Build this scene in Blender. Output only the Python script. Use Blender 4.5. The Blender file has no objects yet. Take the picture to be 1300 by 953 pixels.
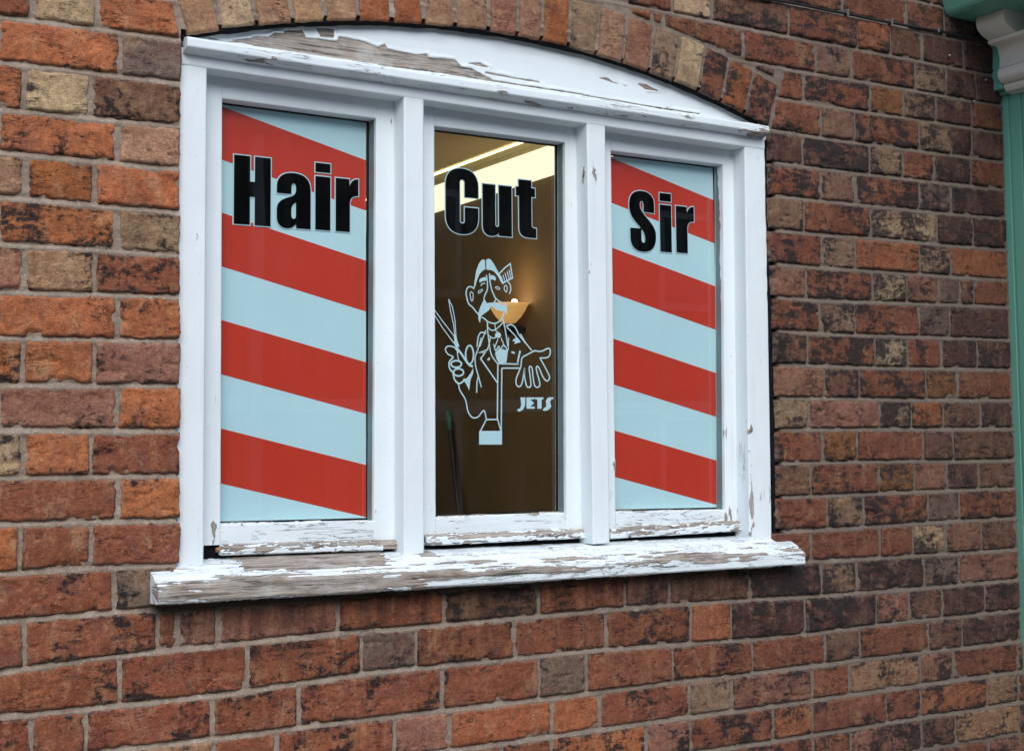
import bpy, bmesh, math, random
import numpy as np
from mathutils import Matrix, Vector
from mathutils.geometry import tessellate_polygon

R = math.radians
sc = bpy.context.scene
COL = sc.collection
# ------------------------------------------------------------------ camera
F_PX, YAW, PITCH, ROLL = 1741.69, 0.5432, 0.076382, -0.0084889
CAM_D, CAM_V, V0 = 2.3724, 0.3524, 1.2476          # metres in front of the wall; eye above the datum joint; height of that joint
def cam_axes():
    cy, sy, cp, sp = math.cos(YAW), math.sin(YAW), math.cos(PITCH), math.sin(PITCH)
    f = np.array([sy*cp, cy*cp, sp]); r = np.array([cy, -sy, 0.]); u = np.cross(r, f)
    cr, sr = math.cos(ROLL), math.sin(ROLL)
    return np.array([r*cr + u*sr, -r*sr + u*cr, f])
AX = cam_axes()
cam = bpy.data.objects.new('camera', bpy.data.cameras.new('camera')); COL.objects.link(cam)
cam.data.sensor_width = 36; cam.data.lens = F_PX/1300*36; cam.data.shift_y = -44.5/1300
cam.data.clip_start = .05; cam.data.clip_end = 2000
m = Matrix(((AX[0][0], AX[1][0], -AX[2][0], 0), (AX[0][1], AX[1][1], -AX[2][1], -CAM_D),
            (AX[0][2], AX[1][2], -AX[2][2], V0+CAM_V), (0, 0, 0, 1)))
cam.matrix_world = m
sc.camera = cam
# ------------------------------------------------------------------ light
SUN_EL, SUN_AZ = 42, 200          # azimuth measured clockwise from +Y: in front of the wall, to the left
world = bpy.data.worlds.new('World'); sc.world = world; world.use_nodes = True
wn = world.node_tree; wn.nodes.clear()
bg = wn.nodes.new('ShaderNodeBackground'); wo = wn.nodes.new('ShaderNodeOutputWorld'); sky = wn.nodes.new('ShaderNodeTexSky')
sky.sky_type = 'NISHITA'; sky.sun_disc = False; sky.sun_elevation = R(SUN_EL); sky.sun_rotation = R(SUN_AZ)
sky.air_density = 1.2; sky.dust_density = 1.0; sky.ozone_density = 1.0
bg.inputs[1].default_value = 0.125
wn.links.new(sky.outputs[0], bg.inputs[0]); wn.links.new(bg.outputs[0], wo.inputs[0])
sl = bpy.data.lights.new('sun', 'SUN'); sl.energy = 1.5; sl.angle = R(45); sl.color = (1, .97, .93)
so = bpy.data.objects.new('sun', sl); COL.objects.link(so); so.location = (-3, -5, 8)
sd = Vector((math.sin(R(SUN_AZ))*math.cos(R(SUN_EL)), math.cos(R(SUN_AZ))*math.cos(R(SUN_EL)), math.sin(R(SUN_EL))))
so.rotation_euler = (-sd).to_track_quat('-Z', 'Y').to_euler()
sc.render.engine = 'CYCLES'
sc.view_settings.view_transform = 'Standard'; sc.view_settings.look = 'None'
sc.view_settings.exposure = 0.74; sc.view_settings.gamma = 1
sc.cycles.max_bounces = 8; sc.cycles.transparent_max_bounces = 12

# ------------------------------------------------------------------ measuring: photo pixel (1300 wide) -> metres on a plane parallel to the wall
def at(x, y, Y=0.0):
    d = AX.T @ np.array([(x-650)/F_PX, -(y-432)/F_PX, 1.0]); t = (CAM_D+Y)/d[1]
    return np.array([d[0]*t, d[2]*t + CAM_V])       # (u, v): along the wall, height above the datum joint
def proj(u, v, Y=0.0):
    c = AX @ np.array([u, CAM_D+Y, v-CAM_V]); return 650+F_PX*c[0]/c[2], 432-F_PX*c[1]/c[2]

# ------------------------------------------------------------------ noise (numpy value noise)
def _h(ix, iy, s):
    n = (ix.astype(np.int64)*374761393 + iy.astype(np.int64)*668265263 + s*974711) & 0xffffffff
    n = ((n ^ (n >> 13))*1274126177) & 0xffffffff
    n = (n ^ (n >> 16)) & 0xffffffff
    return n/4294967295.0
def vn(x, y, s=0):
    x = np.asarray(x, float); y = np.asarray(y, float)
    ix, iy = np.floor(x), np.floor(y); fx, fy = x-ix, y-iy
    fx = fx*fx*(3-2*fx); fy = fy*fy*(3-2*fy)
    a, b = _h(ix, iy, s), _h(ix+1, iy, s); c, d = _h(ix, iy+1, s), _h(ix+1, iy+1, s)
    return (a*(1-fx)+b*fx)*(1-fy) + (c*(1-fx)+d*fx)*fy
def fbm(x, y, s=0, o=4):
    r = 0; a = .5; t = 0
    for i in range(o):
        r = r + a*vn(x, y, s+i*17); t += a; a *= .5; x = np.asarray(x)*2.03; y = np.asarray(y)*2.03
    return r/t                                           # 0..1
def sstep(a, b, x):
    t = np.clip((x-a)/(b-a), 0, 1); return t*t*(3-2*t)

# ------------------------------------------------------------------ object helpers
def tag(o, label=None, cat=None, group=None, kind=None):
    if label: o['label'] = label
    if cat: o['category'] = cat
    if group: o['group'] = group
    if kind: o['kind'] = kind
    return o
def empty(name, loc=(0, 0, 0)):
    o = bpy.data.objects.new(name, None); COL.objects.link(o); o.location = loc; o.empty_display_size = .1
    bpy.context.view_layer.update(); return o
class MB:
    def __init__(s): s.v = []; s.f = []; s.mi = []; s.att = {}; s.n = 0
    def add(s, v, f, mi=0, **att):
        v = np.asarray(v, float).reshape(-1, 3); base = s.n
        s.v.append(v); s.n += len(v)
        for q in f: s.f.append(tuple(int(i)+base for i in q)); s.mi.append(mi)
        s._att(len(v), att)
    def grid(s, P, mi=0, flip=False, **att):           # P: (a, b, 3)
        a, b = P.shape[:2]; base = s.n
        i = np.arange(a*b).reshape(a, b)+base
        q = np.stack([i[:-1, :-1], i[1:, :-1], i[1:, 1:], i[:-1, 1:]], -1).reshape(-1, 4)
        if flip: q = q[:, ::-1]
        s.v.append(P.reshape(-1, 3)); s.n += a*b
        s.f.extend(map(tuple, q.tolist())); s.mi.extend([mi]*len(q))
        s._att(a*b, {k: np.asarray(v).reshape(a*b, -1) if np.ndim(v) else v for k, v in att.items()})
    def _att(s, n, att):
        for k, x in att.items():
            x = np.asarray(x, float)
            if x.ndim == 0: x = np.full((n, 1), float(x))
            elif x.ndim == 1 and len(x) in (3, 4) and n != len(x): x = np.tile(x, (n, 1))
            else: x = x.reshape(n, -1)
            s.att.setdefault(k, []).append((s.n-n, x))
    def box(s, x0, x1, y0, y1, z0, z1, mi=0, **att):
        v = [(x, y, z) for x in (x0, x1) for y in (y0, y1) for z in (z0, z1)]
        f = [(0, 1, 3, 2), (4, 6, 7, 5), (0, 4, 5, 1), (2, 3, 7, 6), (0, 2, 6, 4), (1, 5, 7, 3)]
        s.add(v, f, mi, **att)
    def build(s, name, mats, parent=None, smooth=False, bevel=0):
        me = bpy.data.meshes.new(name); me.from_pydata(np.concatenate(s.v).tolist(), [], s.f)
        if not isinstance(mats, (list, tuple)): mats = [mats]
        for mt in mats: me.materials.append(mt)
        me.polygons.foreach_set('material_index', np.array(s.mi, dtype=np.int32))
        if smooth: me.polygons.foreach_set('use_smooth', np.ones(len(s.f), dtype=bool))
        for k, parts in s.att.items():
            w = parts[0][1].shape[1]; A = np.zeros((s.n, w))
            for off, x in parts: A[off:off+len(x)] = x
            if w == 1:
                at_ = me.attributes.new(k, 'FLOAT', 'POINT'); at_.data.foreach_set('value', A.ravel().astype(np.float32))
            else:
                at_ = me.attributes.new(k, 'FLOAT_COLOR', 'POINT')
                if w == 3: A = np.concatenate([A, np.ones((s.n, 1))], 1)
                at_.data.foreach_set('color', A.ravel().astype(np.float32))
        me.update()
        o = bpy.data.objects.new(name, me); COL.objects.link(o)
        if parent:
            o.parent = parent; o.matrix_parent_inverse = parent.matrix_world.inverted()
        if bevel:
            b = o.modifiers.new('bevel', 'BEVEL'); b.width = bevel; b.segments = 2; b.limit_method = 'ANGLE'
        return o
def tube_pts(mb, pts, r, n=8, mi=0, **att):
    pts = [np.array(p, float) for p in pts]; rs = r if hasattr(r, '__len__') else [r]*len(pts)
    P = np.zeros((len(pts), n+1, 3))
    for i, p in enumerate(pts):
        t = pts[min(i+1, len(pts)-1)]-pts[max(i-1, 0)]; t /= np.linalg.norm(t)+1e-9
        a = np.cross(t, [0, 0, 1.]); a = np.cross(t, [1., 0, 0]) if np.linalg.norm(a) < .1 else a
        a /= np.linalg.norm(a); b = np.cross(t, a)
        for j in range(n+1):
            th = 2*math.pi*j/n; P[i, j] = p+rs[i]*(a*math.cos(th)+b*math.sin(th))
    mb.grid(P, mi, **att)
    for k in (0, -1): mb.add(P[k, :n], [tuple(range(n))], mi, **att)
def lathe(mb, prof, c, n=24, mi=0):                   # prof: (r, z)
    P = np.zeros((len(prof), n+1, 3))
    for i, (r, z) in enumerate(prof):
        for j in range(n+1):
            th = 2*math.pi*j/n; P[i, j] = (c[0]+r*math.cos(th), c[1]+r*math.sin(th), c[2]+z)
    mb.grid(P, mi)
def polyline(pts, closed=False, n=6):                   # Catmull-Rom
    pts = [np.array(p, float) for p in pts]; out = []
    N = len(pts)
    if N < 3: return pts
    rng = range(N if closed else N-1)
    for i in rng:
        p0, p1, p2, p3 = (pts[(i-1) % N] if closed or i > 0 else pts[0]), pts[i], pts[(i+1) % N], (pts[(i+2) % N] if closed or i+2 < N else pts[-1])
        for k in range(n):
            t = k/n
            out.append(.5*((2*p1)+(-p0+p2)*t+(2*p0-5*p1+4*p2-p3)*t*t+(-p0+3*p1-3*p2+p3)*t**3))
    if not closed: out.append(pts[-1])
    return out
def ribbon(mb, pts, w, Y, closed=False, mi=0):          # flat strip of width w in the plane y = Y; pts are (u, v)
    P = [np.array(p, float) for p in pts]
    Q = [P[0]]
    for p in P[1:]:
        if np.linalg.norm(p-Q[-1]) > 1e-5: Q.append(p)
    if closed and np.linalg.norm(Q[0]-Q[-1]) < 1e-5: Q.pop()
    N = len(Q); L = []; Rr = []
    for i in range(N):
        a = Q[i]-Q[(i-1) % N] if closed or i > 0 else Q[1]-Q[0]
        b = Q[(i+1) % N]-Q[i] if closed or i < N-1 else Q[-1]-Q[-2]
        a = a/np.linalg.norm(a); b = b/np.linalg.norm(b); na = np.array([-a[1], a[0]]); nb = np.array([-b[1], b[0]])
        n = na+nb; l = np.linalg.norm(n)
        n = na if l < .2 else n/l
        k = min(1/max(.45, float(n@na)), 2.0)
        L.append(Q[i]+n*w/2*k); Rr.append(Q[i]-n*w/2*k)
    if closed: L.append(L[0]); Rr.append(Rr[0])
    G = np.array([[(l[0], Y, l[1]+V0), (r[0], Y, r[1]+V0)] for l, r in zip(L, Rr)])
    mb.grid(G, mi)
def fill(mb, loops, Y, mi=0):
    tr = tessellate_polygon([[Vector((p[0], p[1], 0)) for p in l] for l in loops])
    mb.add([(p[0], Y, p[1]+V0) for l in loops for p in l], tr, mi)

# ------------------------------------------------------------------ materials
def s2l(c): return tuple(((x/255)/12.92 if x/255 <= .04045 else ((x/255+.055)/1.055)**2.4) for x in c)
class NT:
    def __init__(s, name):
        s.m = bpy.data.materials.new(name); s.m.use_nodes = True; s.t = s.m.node_tree; s.t.nodes.clear()
        s.out = s.t.nodes.new('ShaderNodeOutputMaterial')
    def n(s, ty, **kw):
        x = s.t.nodes.new('ShaderNode'+ty)
        for k, v in kw.items():
            if k[0] == 'i' and k[1:].isdigit(): s.set(x.inputs[int(k[1:])], v)
            elif k.startswith('in_'): s.set(x.inputs[k[3:].replace('_', ' ')], v)
            else: setattr(x, k, v)
        return x
    def set(s, inp, v):
        if isinstance(v, bpy.types.NodeSocket): s.t.links.new(v, inp)
        else:
            if hasattr(inp.default_value, '__len__') and len(inp.default_value) == 4 and len(v) == 3: v = (*v, 1)
            inp.default_value = v
    def pr(s, **kw):
        b = s.n('BsdfPrincipled')
        for k, v in kw.items(): s.set(b.inputs[k.replace('_', ' ')], v)
        s.t.links.new(b.outputs[0], s.out.inputs[0]); return b
    def noise(s, vec, scale, detail=4, rough=.5, dist=0):
        x = s.n('TexNoise', in_Scale=scale, in_Detail=detail, in_Roughness=rough, in_Distortion=dist)
        if vec is not None: s.t.links.new(vec, x.inputs['Vector'])
        return x.outputs['Fac']
    def ramp(s, f, stops):
        x = s.n('ValToRGB', i0=f); e = x.color_ramp.elements
        while len(e) < len(stops): e.new(.5)
        for k, (p, c) in enumerate(stops):
            e[k].position = p; e[k].color = (*c, 1) if hasattr(c, '__len__') else (c, c, c, 1)
        return x.outputs[0]
    def mix(s, f, a, b, mode='MIX'):
        x = s.n('Mix', data_type='RGBA', blend_type=mode)
        s.set(x.inputs[0], f); s.set(x.inputs[6], a); s.set(x.inputs[7], b); return x.outputs[2]
    def ma(s, op, a, b=0.0, clamp=False):
        x = s.n('Math', operation=op, use_clamp=clamp); s.set(x.inputs[0], a); s.set(x.inputs[1], b); return x.outputs[0]
    def mr(s, v, a, b, c=0., d=1.):
        x = s.n('MapRange', i0=v, i1=a, i2=b, i3=c, i4=d); return x.outputs[0]
    def vm(s, vec, scale, off=None):
        x = s.n('Mapping'); s.t.links.new(vec, x.inputs[0]); x.inputs['Scale'].default_value = scale
        if off is not None: s.set(x.inputs['Location'], off)
        return x.outputs[0]
    def obj(s): return s.n('NewGeometry').outputs['Position']
    def attr(s, name, out='Fac'): return s.n('Attribute', attribute_name=name).outputs[out]
    def bump(s, h, strength, dist, nrm=None):
        x = s.n('Bump', in_Strength=strength, in_Distance=dist, in_Height=h)
        if nrm is not None: s.t.links.new(nrm, x.inputs['Normal'])
        return x.outputs[0]

def mat_brick():
    t = NT('brick'); base = t.attr('bcol', 'Color'); par = t.n('SeparateColor', i0=t.attr('bpar', 'Color'))
    soot, seed, edge = par.outputs[0], par.outputs[1], par.outputs[2]
    off = t.n('CombineXYZ', i0=t.ma('MULTIPLY', seed, 37.), i1=0., i2=t.ma('MULTIPLY', seed, 91.)).outputs[0]
    v = t.n('VectorMath', operation='ADD', i0=t.obj(), i1=off).outputs[0]
    st = t.vm(v, (1, 1, 2.2)); tall = t.vm(v, (1.6, 1, .7))
    # colour clouds inside one brick: firing marks, pale kiss marks, redder areas
    c1 = t.noise(st, 11, 3, .55, .6); c2 = t.noise(tall, 26, 5, .6); c3 = t.noise(v, 90, 5, .65)
    dk = t.mix(.48, base, s2l((110, 52, 34))); lt = t.mix(.42, base, s2l((206, 168, 130)))
    a = t.mix(t.mr(c1, .35, .68), dk, base); a = t.mix(t.mr(c2, .5, .74, 0, .75), a, lt)
    a = t.mix(t.mr(c3, .36, .60), t.mix(.38, a, s2l((72, 38, 28))), a)
    a = t.mix(t.mr(t.noise(v, 150, 4, .7), .58, .70, 0, .35), a, s2l((214, 176, 140)))
    a = t.mix(t.mr(t.noise(v, 17, 3, .6, .8), .54, .66, 0, .55), a, t.mix(.5, a, s2l((98, 72, 76))))
    a = t.mix(t.mr(t.noise(tall, 13, 4, .65, .8), .57, .70, 0, .5), a, s2l((190, 150, 112)))
    # gritty speckle
    g = t.noise(v, 420, 3, .7); a = t.mix(t.mr(g, .38, .60), t.mix(.38, a, (.02, .012, .01)), a)
    # soot and blackened firing patches, strength per brick
    s1 = t.noise(st, 30, 6, .68, .5); s2 = t.noise(tall, 75, 5, .7)
    sf = t.ma('ADD', t.ma('MULTIPLY', s1, .65), t.ma('MULTIPLY', s2, .35))
    thr = t.ma('ADD', t.mr(soot, 0, 1, .66, .44), t.ma('MULTIPLY', t.ma('SUBTRACT', t.noise(v, 13, 2), .5), .55))
    thr = t.ma('ADD', thr, t.mr(edge, 0, .014, -.035, .015))
    sm = t.mr(t.ma('SUBTRACT', sf, thr), -.03, .06)
    a = t.mix(t.ma('MULTIPLY', sm, .93), a, (.011, .010, .012))
    # fine horizontal cracks and pits
    cr = t.noise(t.vm(v, (1, 1, 4.5)), 14, 4, .6, 1.2)
    cl = t.ma('ABSOLUTE', t.ma('SUBTRACT', cr, .5)); cm = t.mr(cl, 0, .012, 1, 0)
    cgate = t.mr(t.noise(v, 16, 2), .56, .62); cm = t.ma('MULTIPLY', cm, cgate)
    pit = t.mr(t.noise(v, 170, 2, .5), .69, .75); pitgate = t.mr(t.noise(v, 9, 2), .42, .6); pit = t.ma('MULTIPLY', pit, pitgate)
    hole = t.ma('MAXIMUM', cm, pit)
    a = t.mix(t.ma('MULTIPLY', hole, .8), a, (.012, .008, .008))
    # mortar smeared over the arrises
    em = t.ma('MULTIPLY', t.mr(edge, 0, .006, 1, 0), t.mr(t.noise(v, 60, 4, .6), .48, .62))
    a = t.mix(t.ma('MULTIPLY', em, .7), a, s2l((150, 132, 118)))
    # street grime plus weaker light towards the shopfront side, put into the colour
    x = t.n('SeparateXYZ', i0=t.obj()).outputs[0]
    dirt_falloff = t.mr(x, 1.0, 2.7, 0, .50); a = t.mix(dirt_falloff, a, s2l((54, 43, 40)))
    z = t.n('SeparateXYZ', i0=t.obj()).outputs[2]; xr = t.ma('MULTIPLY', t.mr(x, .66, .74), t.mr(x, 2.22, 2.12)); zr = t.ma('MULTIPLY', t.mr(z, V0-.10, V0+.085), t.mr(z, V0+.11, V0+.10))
    run = t.ma('MULTIPLY', t.ma('MULTIPLY', xr, zr), t.mr(t.noise(t.vm(t.obj(), (1, 1, .06)), 42, 4, .6), .35, .6)); a = t.mix(t.ma('MULTIPLY', run, .75), a, s2l((48, 38, 34)))  # run-off streaks, with the sill's shadow painted in towards the top
    h = t.ma('ADD', t.ma('MULTIPLY', t.noise(st, 130, 6, .75), .7), t.ma('MULTIPLY', t.noise(v, 40, 4, .6), .9))
    h = t.ma('SUBTRACT', h, t.ma('MULTIPLY', hole, .9)); h = t.ma('SUBTRACT', h, t.ma('MULTIPLY', sm, .18))
    n = t.bump(h, .9, .0045)
    t.pr(Base_Color=a, Roughness=t.mr(sm, 0, 1, .88, .7), Normal=n, Specular_IOR_Level=.25)
    return t.m
def mat_mortar():
    t = NT('mortar'); v = t.obj(); n1 = t.noise(v, 14, 5, .6); n2 = t.noise(v, 160, 4, .7)
    a = t.mix(t.mr(n1, .3, .7), s2l((138, 121, 106)), s2l((172, 155, 138)))
    a = t.mix(t.mr(n2, .35, .65, .0, .35), a, s2l((96, 86, 78)))
    a = t.mix(t.mr(t.noise(v, 34, 4, .6), .52, .66, 0, .5), a, s2l((112, 98, 86)))
    a = t.mix(t.mr(t.noise(v, 21, 4, .6), .60, .70, 0, .5), a, s2l((200, 190, 176)))
    a = t.mix(t.mr(t.noise(v, 300, 2), .62, .7, 0, .5), a, s2l((205, 198, 188)))
    x = t.n('SeparateXYZ', i0=v).outputs[0]
    a = t.mix(t.mr(x, .9, 2.5, 0, .75), a, s2l((92, 83, 76)))
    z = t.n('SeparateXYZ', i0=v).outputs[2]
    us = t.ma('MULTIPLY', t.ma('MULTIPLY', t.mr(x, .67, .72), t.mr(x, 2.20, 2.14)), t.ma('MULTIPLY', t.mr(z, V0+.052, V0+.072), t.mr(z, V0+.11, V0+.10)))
    a = t.mix(t.ma('MULTIPLY', us, .8), a, (.03, .026, .024))  # shadow under the sill painted into the mortar colour
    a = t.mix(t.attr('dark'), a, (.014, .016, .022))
    h = t.ma('ADD', t.noise(v, 220, 5, .75), t.ma('MULTIPLY', t.noise(v, 45, 4, .6), 1.5))
    t.pr(Base_Color=a, Roughness=.93, Normal=t.bump(h, .7, .003), Specular_IOR_Level=.2); return t.m
def mat_paint(name='old_paint', col=(.76, .83, .855), axis=0, wood=None):
    # white gloss paint over bare weathered timber; 'peel' > .5 shows the wood, 'crack' opens hairlines along the grain
    t = NT(name); v = t.obj(); peel = t.attr('peel'); crack = t.attr('crack')
    gs = (.035, 1, 1) if axis == 0 else (1, 1, .035)
    gr = t.vm(v, gs)
    fine = t.noise(t.vm(v, (.35, 1, 1) if axis == 0 else (1, 1, .35)), 300, 4, .7)
    pf = t.ma('ADD', peel, t.mr(fine, .2, .8, -.13, .13))
    # wood
    w1 = t.noise(gr, 420, 5, .7, .3); w2 = t.noise(gr, 130, 5, .65, .6); w3 = t.noise(t.vm(v, (.3, 1, 1)), 30, 4, .6)
    wc = t.mix(t.mr(w1, .3, .72), s2l((112, 103, 95)), s2l((196, 187, 176)))
    wc = t.mix(t.mr(w3, .52, .68, 0, .45), wc, s2l((134, 102, 78)))
    wc = t.mix(t.mr(w2, .55, .66, 0, .85), wc, s2l((46, 38, 34)))
    wc = t.mix(t.mr(w2, .42, .34, 0, .6), wc, s2l((196, 184, 168)))
    wc = t.mix(t.mr(t.noise(v, 22, 4, .6), .52, .68, 0, .6), wc, s2l((186, 184, 180)))
    wk = t.noise(t.vm(v, (.025, 1, 1) if axis == 0 else (1, 1, .025)), 120, 4, .65, .4)
    wk = t.mr(t.ma('ABSOLUTE', t.ma('SUBTRACT', wk, .5)), .0, .03, 1, 0); wc = t.mix(t.ma('MULTIPLY', wk, t.mr(t.noise(v, 16, 3), .40, .60)), wc, s2l((38, 33, 32)))
    # paint
    p1 = t.noise(v, 7, 4, .6); pc = t.mix(t.mr(p1, .3, .7, 0, .35), col, tuple(c*.86 for c in col))
    pc = t.mix(t.mr(t.noise(gr, 60, 5, .7), .55, .8, 0, .16), pc, s2l((120, 122, 122)))
    pc = t.mix(t.mr(t.noise(v, 240, 3, .6), .66, .74, 0, .3), pc, s2l((96, 92, 88)))
    ck = t.noise(t.vm(v, (.10, 1, 1.3) if axis == 0 else (1.3, 1, .10)), 55, 4, .62, .5)
    cl = t.mr(t.ma('ABSOLUTE', t.ma('SUBTRACT', ck, .5)), .0, .013, 1, 0)
    cl = t.ma('MULTIPLY', cl, t.mr(t.noise(v, 13, 3), t.ma('SUBTRACT', .82, t.ma('MULTIPLY', crack, .45)), t.ma('SUBTRACT', .88, t.ma('MULTIPLY', crack, .45))))
    pc = t.mix(t.ma('MULTIPLY', cl, .85), pc, s2l((60, 54, 50)))
    lip = t.mix(t.mr(pf, .40, .49), pc, s2l((88, 76, 66)))
    isw = t.mr(pf, .485, .505)
    a = t.mix(isw, lip, wc)
    h = t.ma('SUBTRACT', t.ma('ADD', t.ma('MULTIPLY', t.noise(v, 35, 4, .6), .15), t.ma('MULTIPLY', t.noise(t.vm(v, (.06, 1, 1) if axis == 0 else (1, 1, .06)), 380, 3, .6), .10)), t.ma('MULTIPLY', cl, .5))
    h = t.ma('SUBTRACT', h, t.ma('MULTIPLY', isw, .8)); h = t.ma('ADD', h, t.ma('MULTIPLY', t.ma('MULTIPLY', w1, isw), .7))
    b = t.pr(Base_Color=a, Roughness=t.mr(isw, 0, 1, .42, .9), Normal=t.bump(h, .8, .0012)); b.inputs['Specular IOR Level'].default_value = .4
    return t.m
def plain(name, col, rough=.6, var=.12, scale=20, bump=.15, metal=0., spec=.5, bdist=.001):
    t = NT(name); v = t.obj(); n = t.noise(v, scale, 5, .6)
    a = t.mix(t.mr(n, .3, .7), tuple(c*(1-var) for c in col), tuple(min(1, c*(1+var)) for c in col))
    t.pr(Base_Color=a, Roughness=rough, Metallic=metal, Specular_IOR_Level=spec, Normal=t.bump(t.noise(v, scale*8, 4, .6), bump, bdist)); return t.m
def mat_glass():
    t = NT('window_glass'); v = t.obj()
    nb = t.bump(t.noise(v, 2.2, 2), .12, .006)
    ior = t.mr(t.n('NewGeometry').outputs['Backfacing'], 0, 1, 1.5, 1/1.5)
    fr = t.n('Fresnel', in_IOR=ior); t.t.links.new(nb, fr.inputs['Normal'])
    gl = t.n('BsdfGlossy', in_Roughness=.012); t.t.links.new(nb, gl.inputs['Normal'])
    tr = t.n('BsdfTransparent', in_Color=(.93, .955, .95))
    f2 = t.ma('MULTIPLY', fr.outputs[0], 1.15, True)
    mx = t.n('MixShader'); t.set(mx.inputs[0], f2); t.t.links.new(tr.outputs[0], mx.inputs[1]); t.t.links.new(gl.outputs[0], mx.inputs[2])
    df = t.n('BsdfDiffuse', in_Color=(.5, .52, .52)); sk = t.noise(t.vm(v, (1, 1, .08)), 38, 5, .65); bl = t.noise(v, 9, 4, .6)
    gf = t.ma('ADD', t.ma('MULTIPLY', t.mr(sk, .5, .75), .012), t.ma('MULTIPLY', t.mr(bl, .45, .75), .008))
    m2 = t.n('MixShader'); t.set(m2.inputs[0], gf); t.t.links.new(mx.outputs[0], m2.inputs[1]); t.t.links.new(df.outputs[0], m2.inputs[2])
    t.t.links.new(m2.outputs[0], t.out.inputs[0]); return t.m
def emis(name, col, s):
    t = NT(name); e = t.n('Emission', in_Color=col, in_Strength=s); t.t.links.new(e.outputs[0], t.out.inputs[0]); return t.m

M_BRICK, M_MORTAR = mat_brick(), mat_mortar()
M_PH, M_PV = mat_paint('white_paint_horizontal', axis=0), mat_paint('white_paint_vertical', axis=2)
M_GLASS = mat_glass()
M_VB = plain('pale_blue_vinyl', s2l((188, 222, 229)), .35, .02, 6, .03)
M_VR = plain('red_vinyl', s2l((194, 56, 38)), .35, .04, 6, .03)
M_BLK = plain('black_vinyl', (.0015, .0015, .002), .6, .05, 10, .02, spec=.03)
M_LN = plain('pale_line_vinyl', s2l((188, 220, 228)), .4, .02, 10, .02)
M_SEAL_SHADE = plain('black_sealant_gap_shade', (.006, .0065, .008), .8, .4, 60, .8, bdist=.003, spec=.12)
M_BEAD_SHADE = plain('shaded_bead_grey', s2l((104, 124, 126)), .5, .1, 30, .2)
M_DARKWOOD = plain('rotten_wood', (.03, .022, .018), .95, .5, 90, .9, bdist=.003)
M_GREEN = mat_paint('green_paint', col=s2l((104, 162, 142)), axis=2)
M_CREAM = mat_paint('cream_paint', col=s2l((226, 218, 206)), axis=2)
M_CABLE = plain('black_cable_sheath', (.012, .012, .013), .5, .2, 80, .3)
M_METAL = plain('dull_steel', (.45, .46, .47), .35, .2, 90, .3, metal=.9)
M_INWALL = plain('brown_wallpaper', s2l((98, 80, 56)), .9, .12, 3, .1)
M_CEIL = plain('cream_ceiling', s2l((226, 214, 176)), .8, .04, 3, .1)
M_COVE = plain('cream_cornice', s2l((214, 202, 160)), .7, .04, 3, .1)
M_FLOOR = plain('dark_lino', (.07, .06, .055), .5, .2, 5, .1)

# ------------------------------------------------------------------ ground, pavement, road
g = MB(); g.add([(-300, -400, -.12), (300, -400, -.12), (300, 200, -.12), (-300, 200, -.12)], [(0, 1, 2, 3)])
tag(g.build('ground', plain('asphalt_ground', (.05, .05, .052), .9, .25, 8, .5, bdist=.004)), kind='structure')
g = MB(); g.box(-30, 30, -2.6, -.0, -.118, 0)
tag(g.build('pavement', plain('paving_slabs', (.24, .23, .215), .9, .15, 4, .4, bdist=.003), bevel=.01), kind='structure')

# ------------------------------------------------------------------ the traced brickwork
BED = {}                                                 # joint index -> list of (photo x, y)
for k, y in zip(range(14, -1, -1), [20, 78, 138, 193, 250, 309, 370, 428, 488, 546, 607, 666, 728, 788, 853]): BED.setdefault(k, []).append((0, y))
for k, y in zip(range(14, 1, -1), [50, 105, 160, 214, 269, 324, 377, 433, 489, 546, 603, 660, 717]): BED[k].append((226, y))
for k, x, y in [(1, 148, 777), (0, 143, 831), (0, 240, 824), (0, 437, 803), (0, 620, 788), (0, 803, 771), (0, 921, 762.5),
                (-1, 312, 878), (-1, 480, 852), (-1, 760, 825.5), (-1, 1020, 806)]: BED.setdefault(k, []).append((x, y))
for k, y in zip(range(18, -3, -1), [12, 53, 94, 133, 174, 214, 255, 297, 339, 381, 423, 465, 506, 545, 587, 629, 672, 712, 757, 802, 844]): BED.setdefault(k, []).append((1040, y))
for k, y in zip(range(17, -3, -1), [97, 134, 168, 205, 240, 277, 316, 355, 389, 431, 469, 508, 544, 584, 620, 658, 699, 738, 776, 816]): BED.setdefault(k, []).append((1270, y))
BEDM = {}
for k, pts in BED.items():
    q = sorted([tuple(at(x, y)) for x, y in pts]); BEDM[k] = (np.array([a for a, b in q]), np.array([b for a, b in q]))
CO = .077
def bed(k, u):
    if k in BEDM:
        us, vs = BEDM[k]
        base = np.interp(u, us, vs)
        return base + (.0006*math.sin(u*9+k) if np.ndim(u) == 0 else .0006*np.sin(u*9+k))
    top = max(BEDM); bot = min(BEDM)
    return bed(top, u)+CO*(k-top) if k > top else bed(bot, u)+CO*(k-bot)
def px_u(x, k):
    u = 1.0
    for i in range(5):
        v = .5*(bed(k, u)+bed(k+1, u)); y = proj(u, v)[1]; u = at(x, y)[0]
    return u
PAL = dict(O=(198, 120, 76), R=(158, 94, 66), P=(174, 122, 100), T=(196, 154, 118), B=(132, 98, 78), D=(84, 62, 58),
           G=(128, 112, 100), Y=(158, 104, 52), S=(172, 146, 116), K=(158, 124, 102), L=(214, 186, 146), E=(178, 106, 60))
FW = .0115
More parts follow.
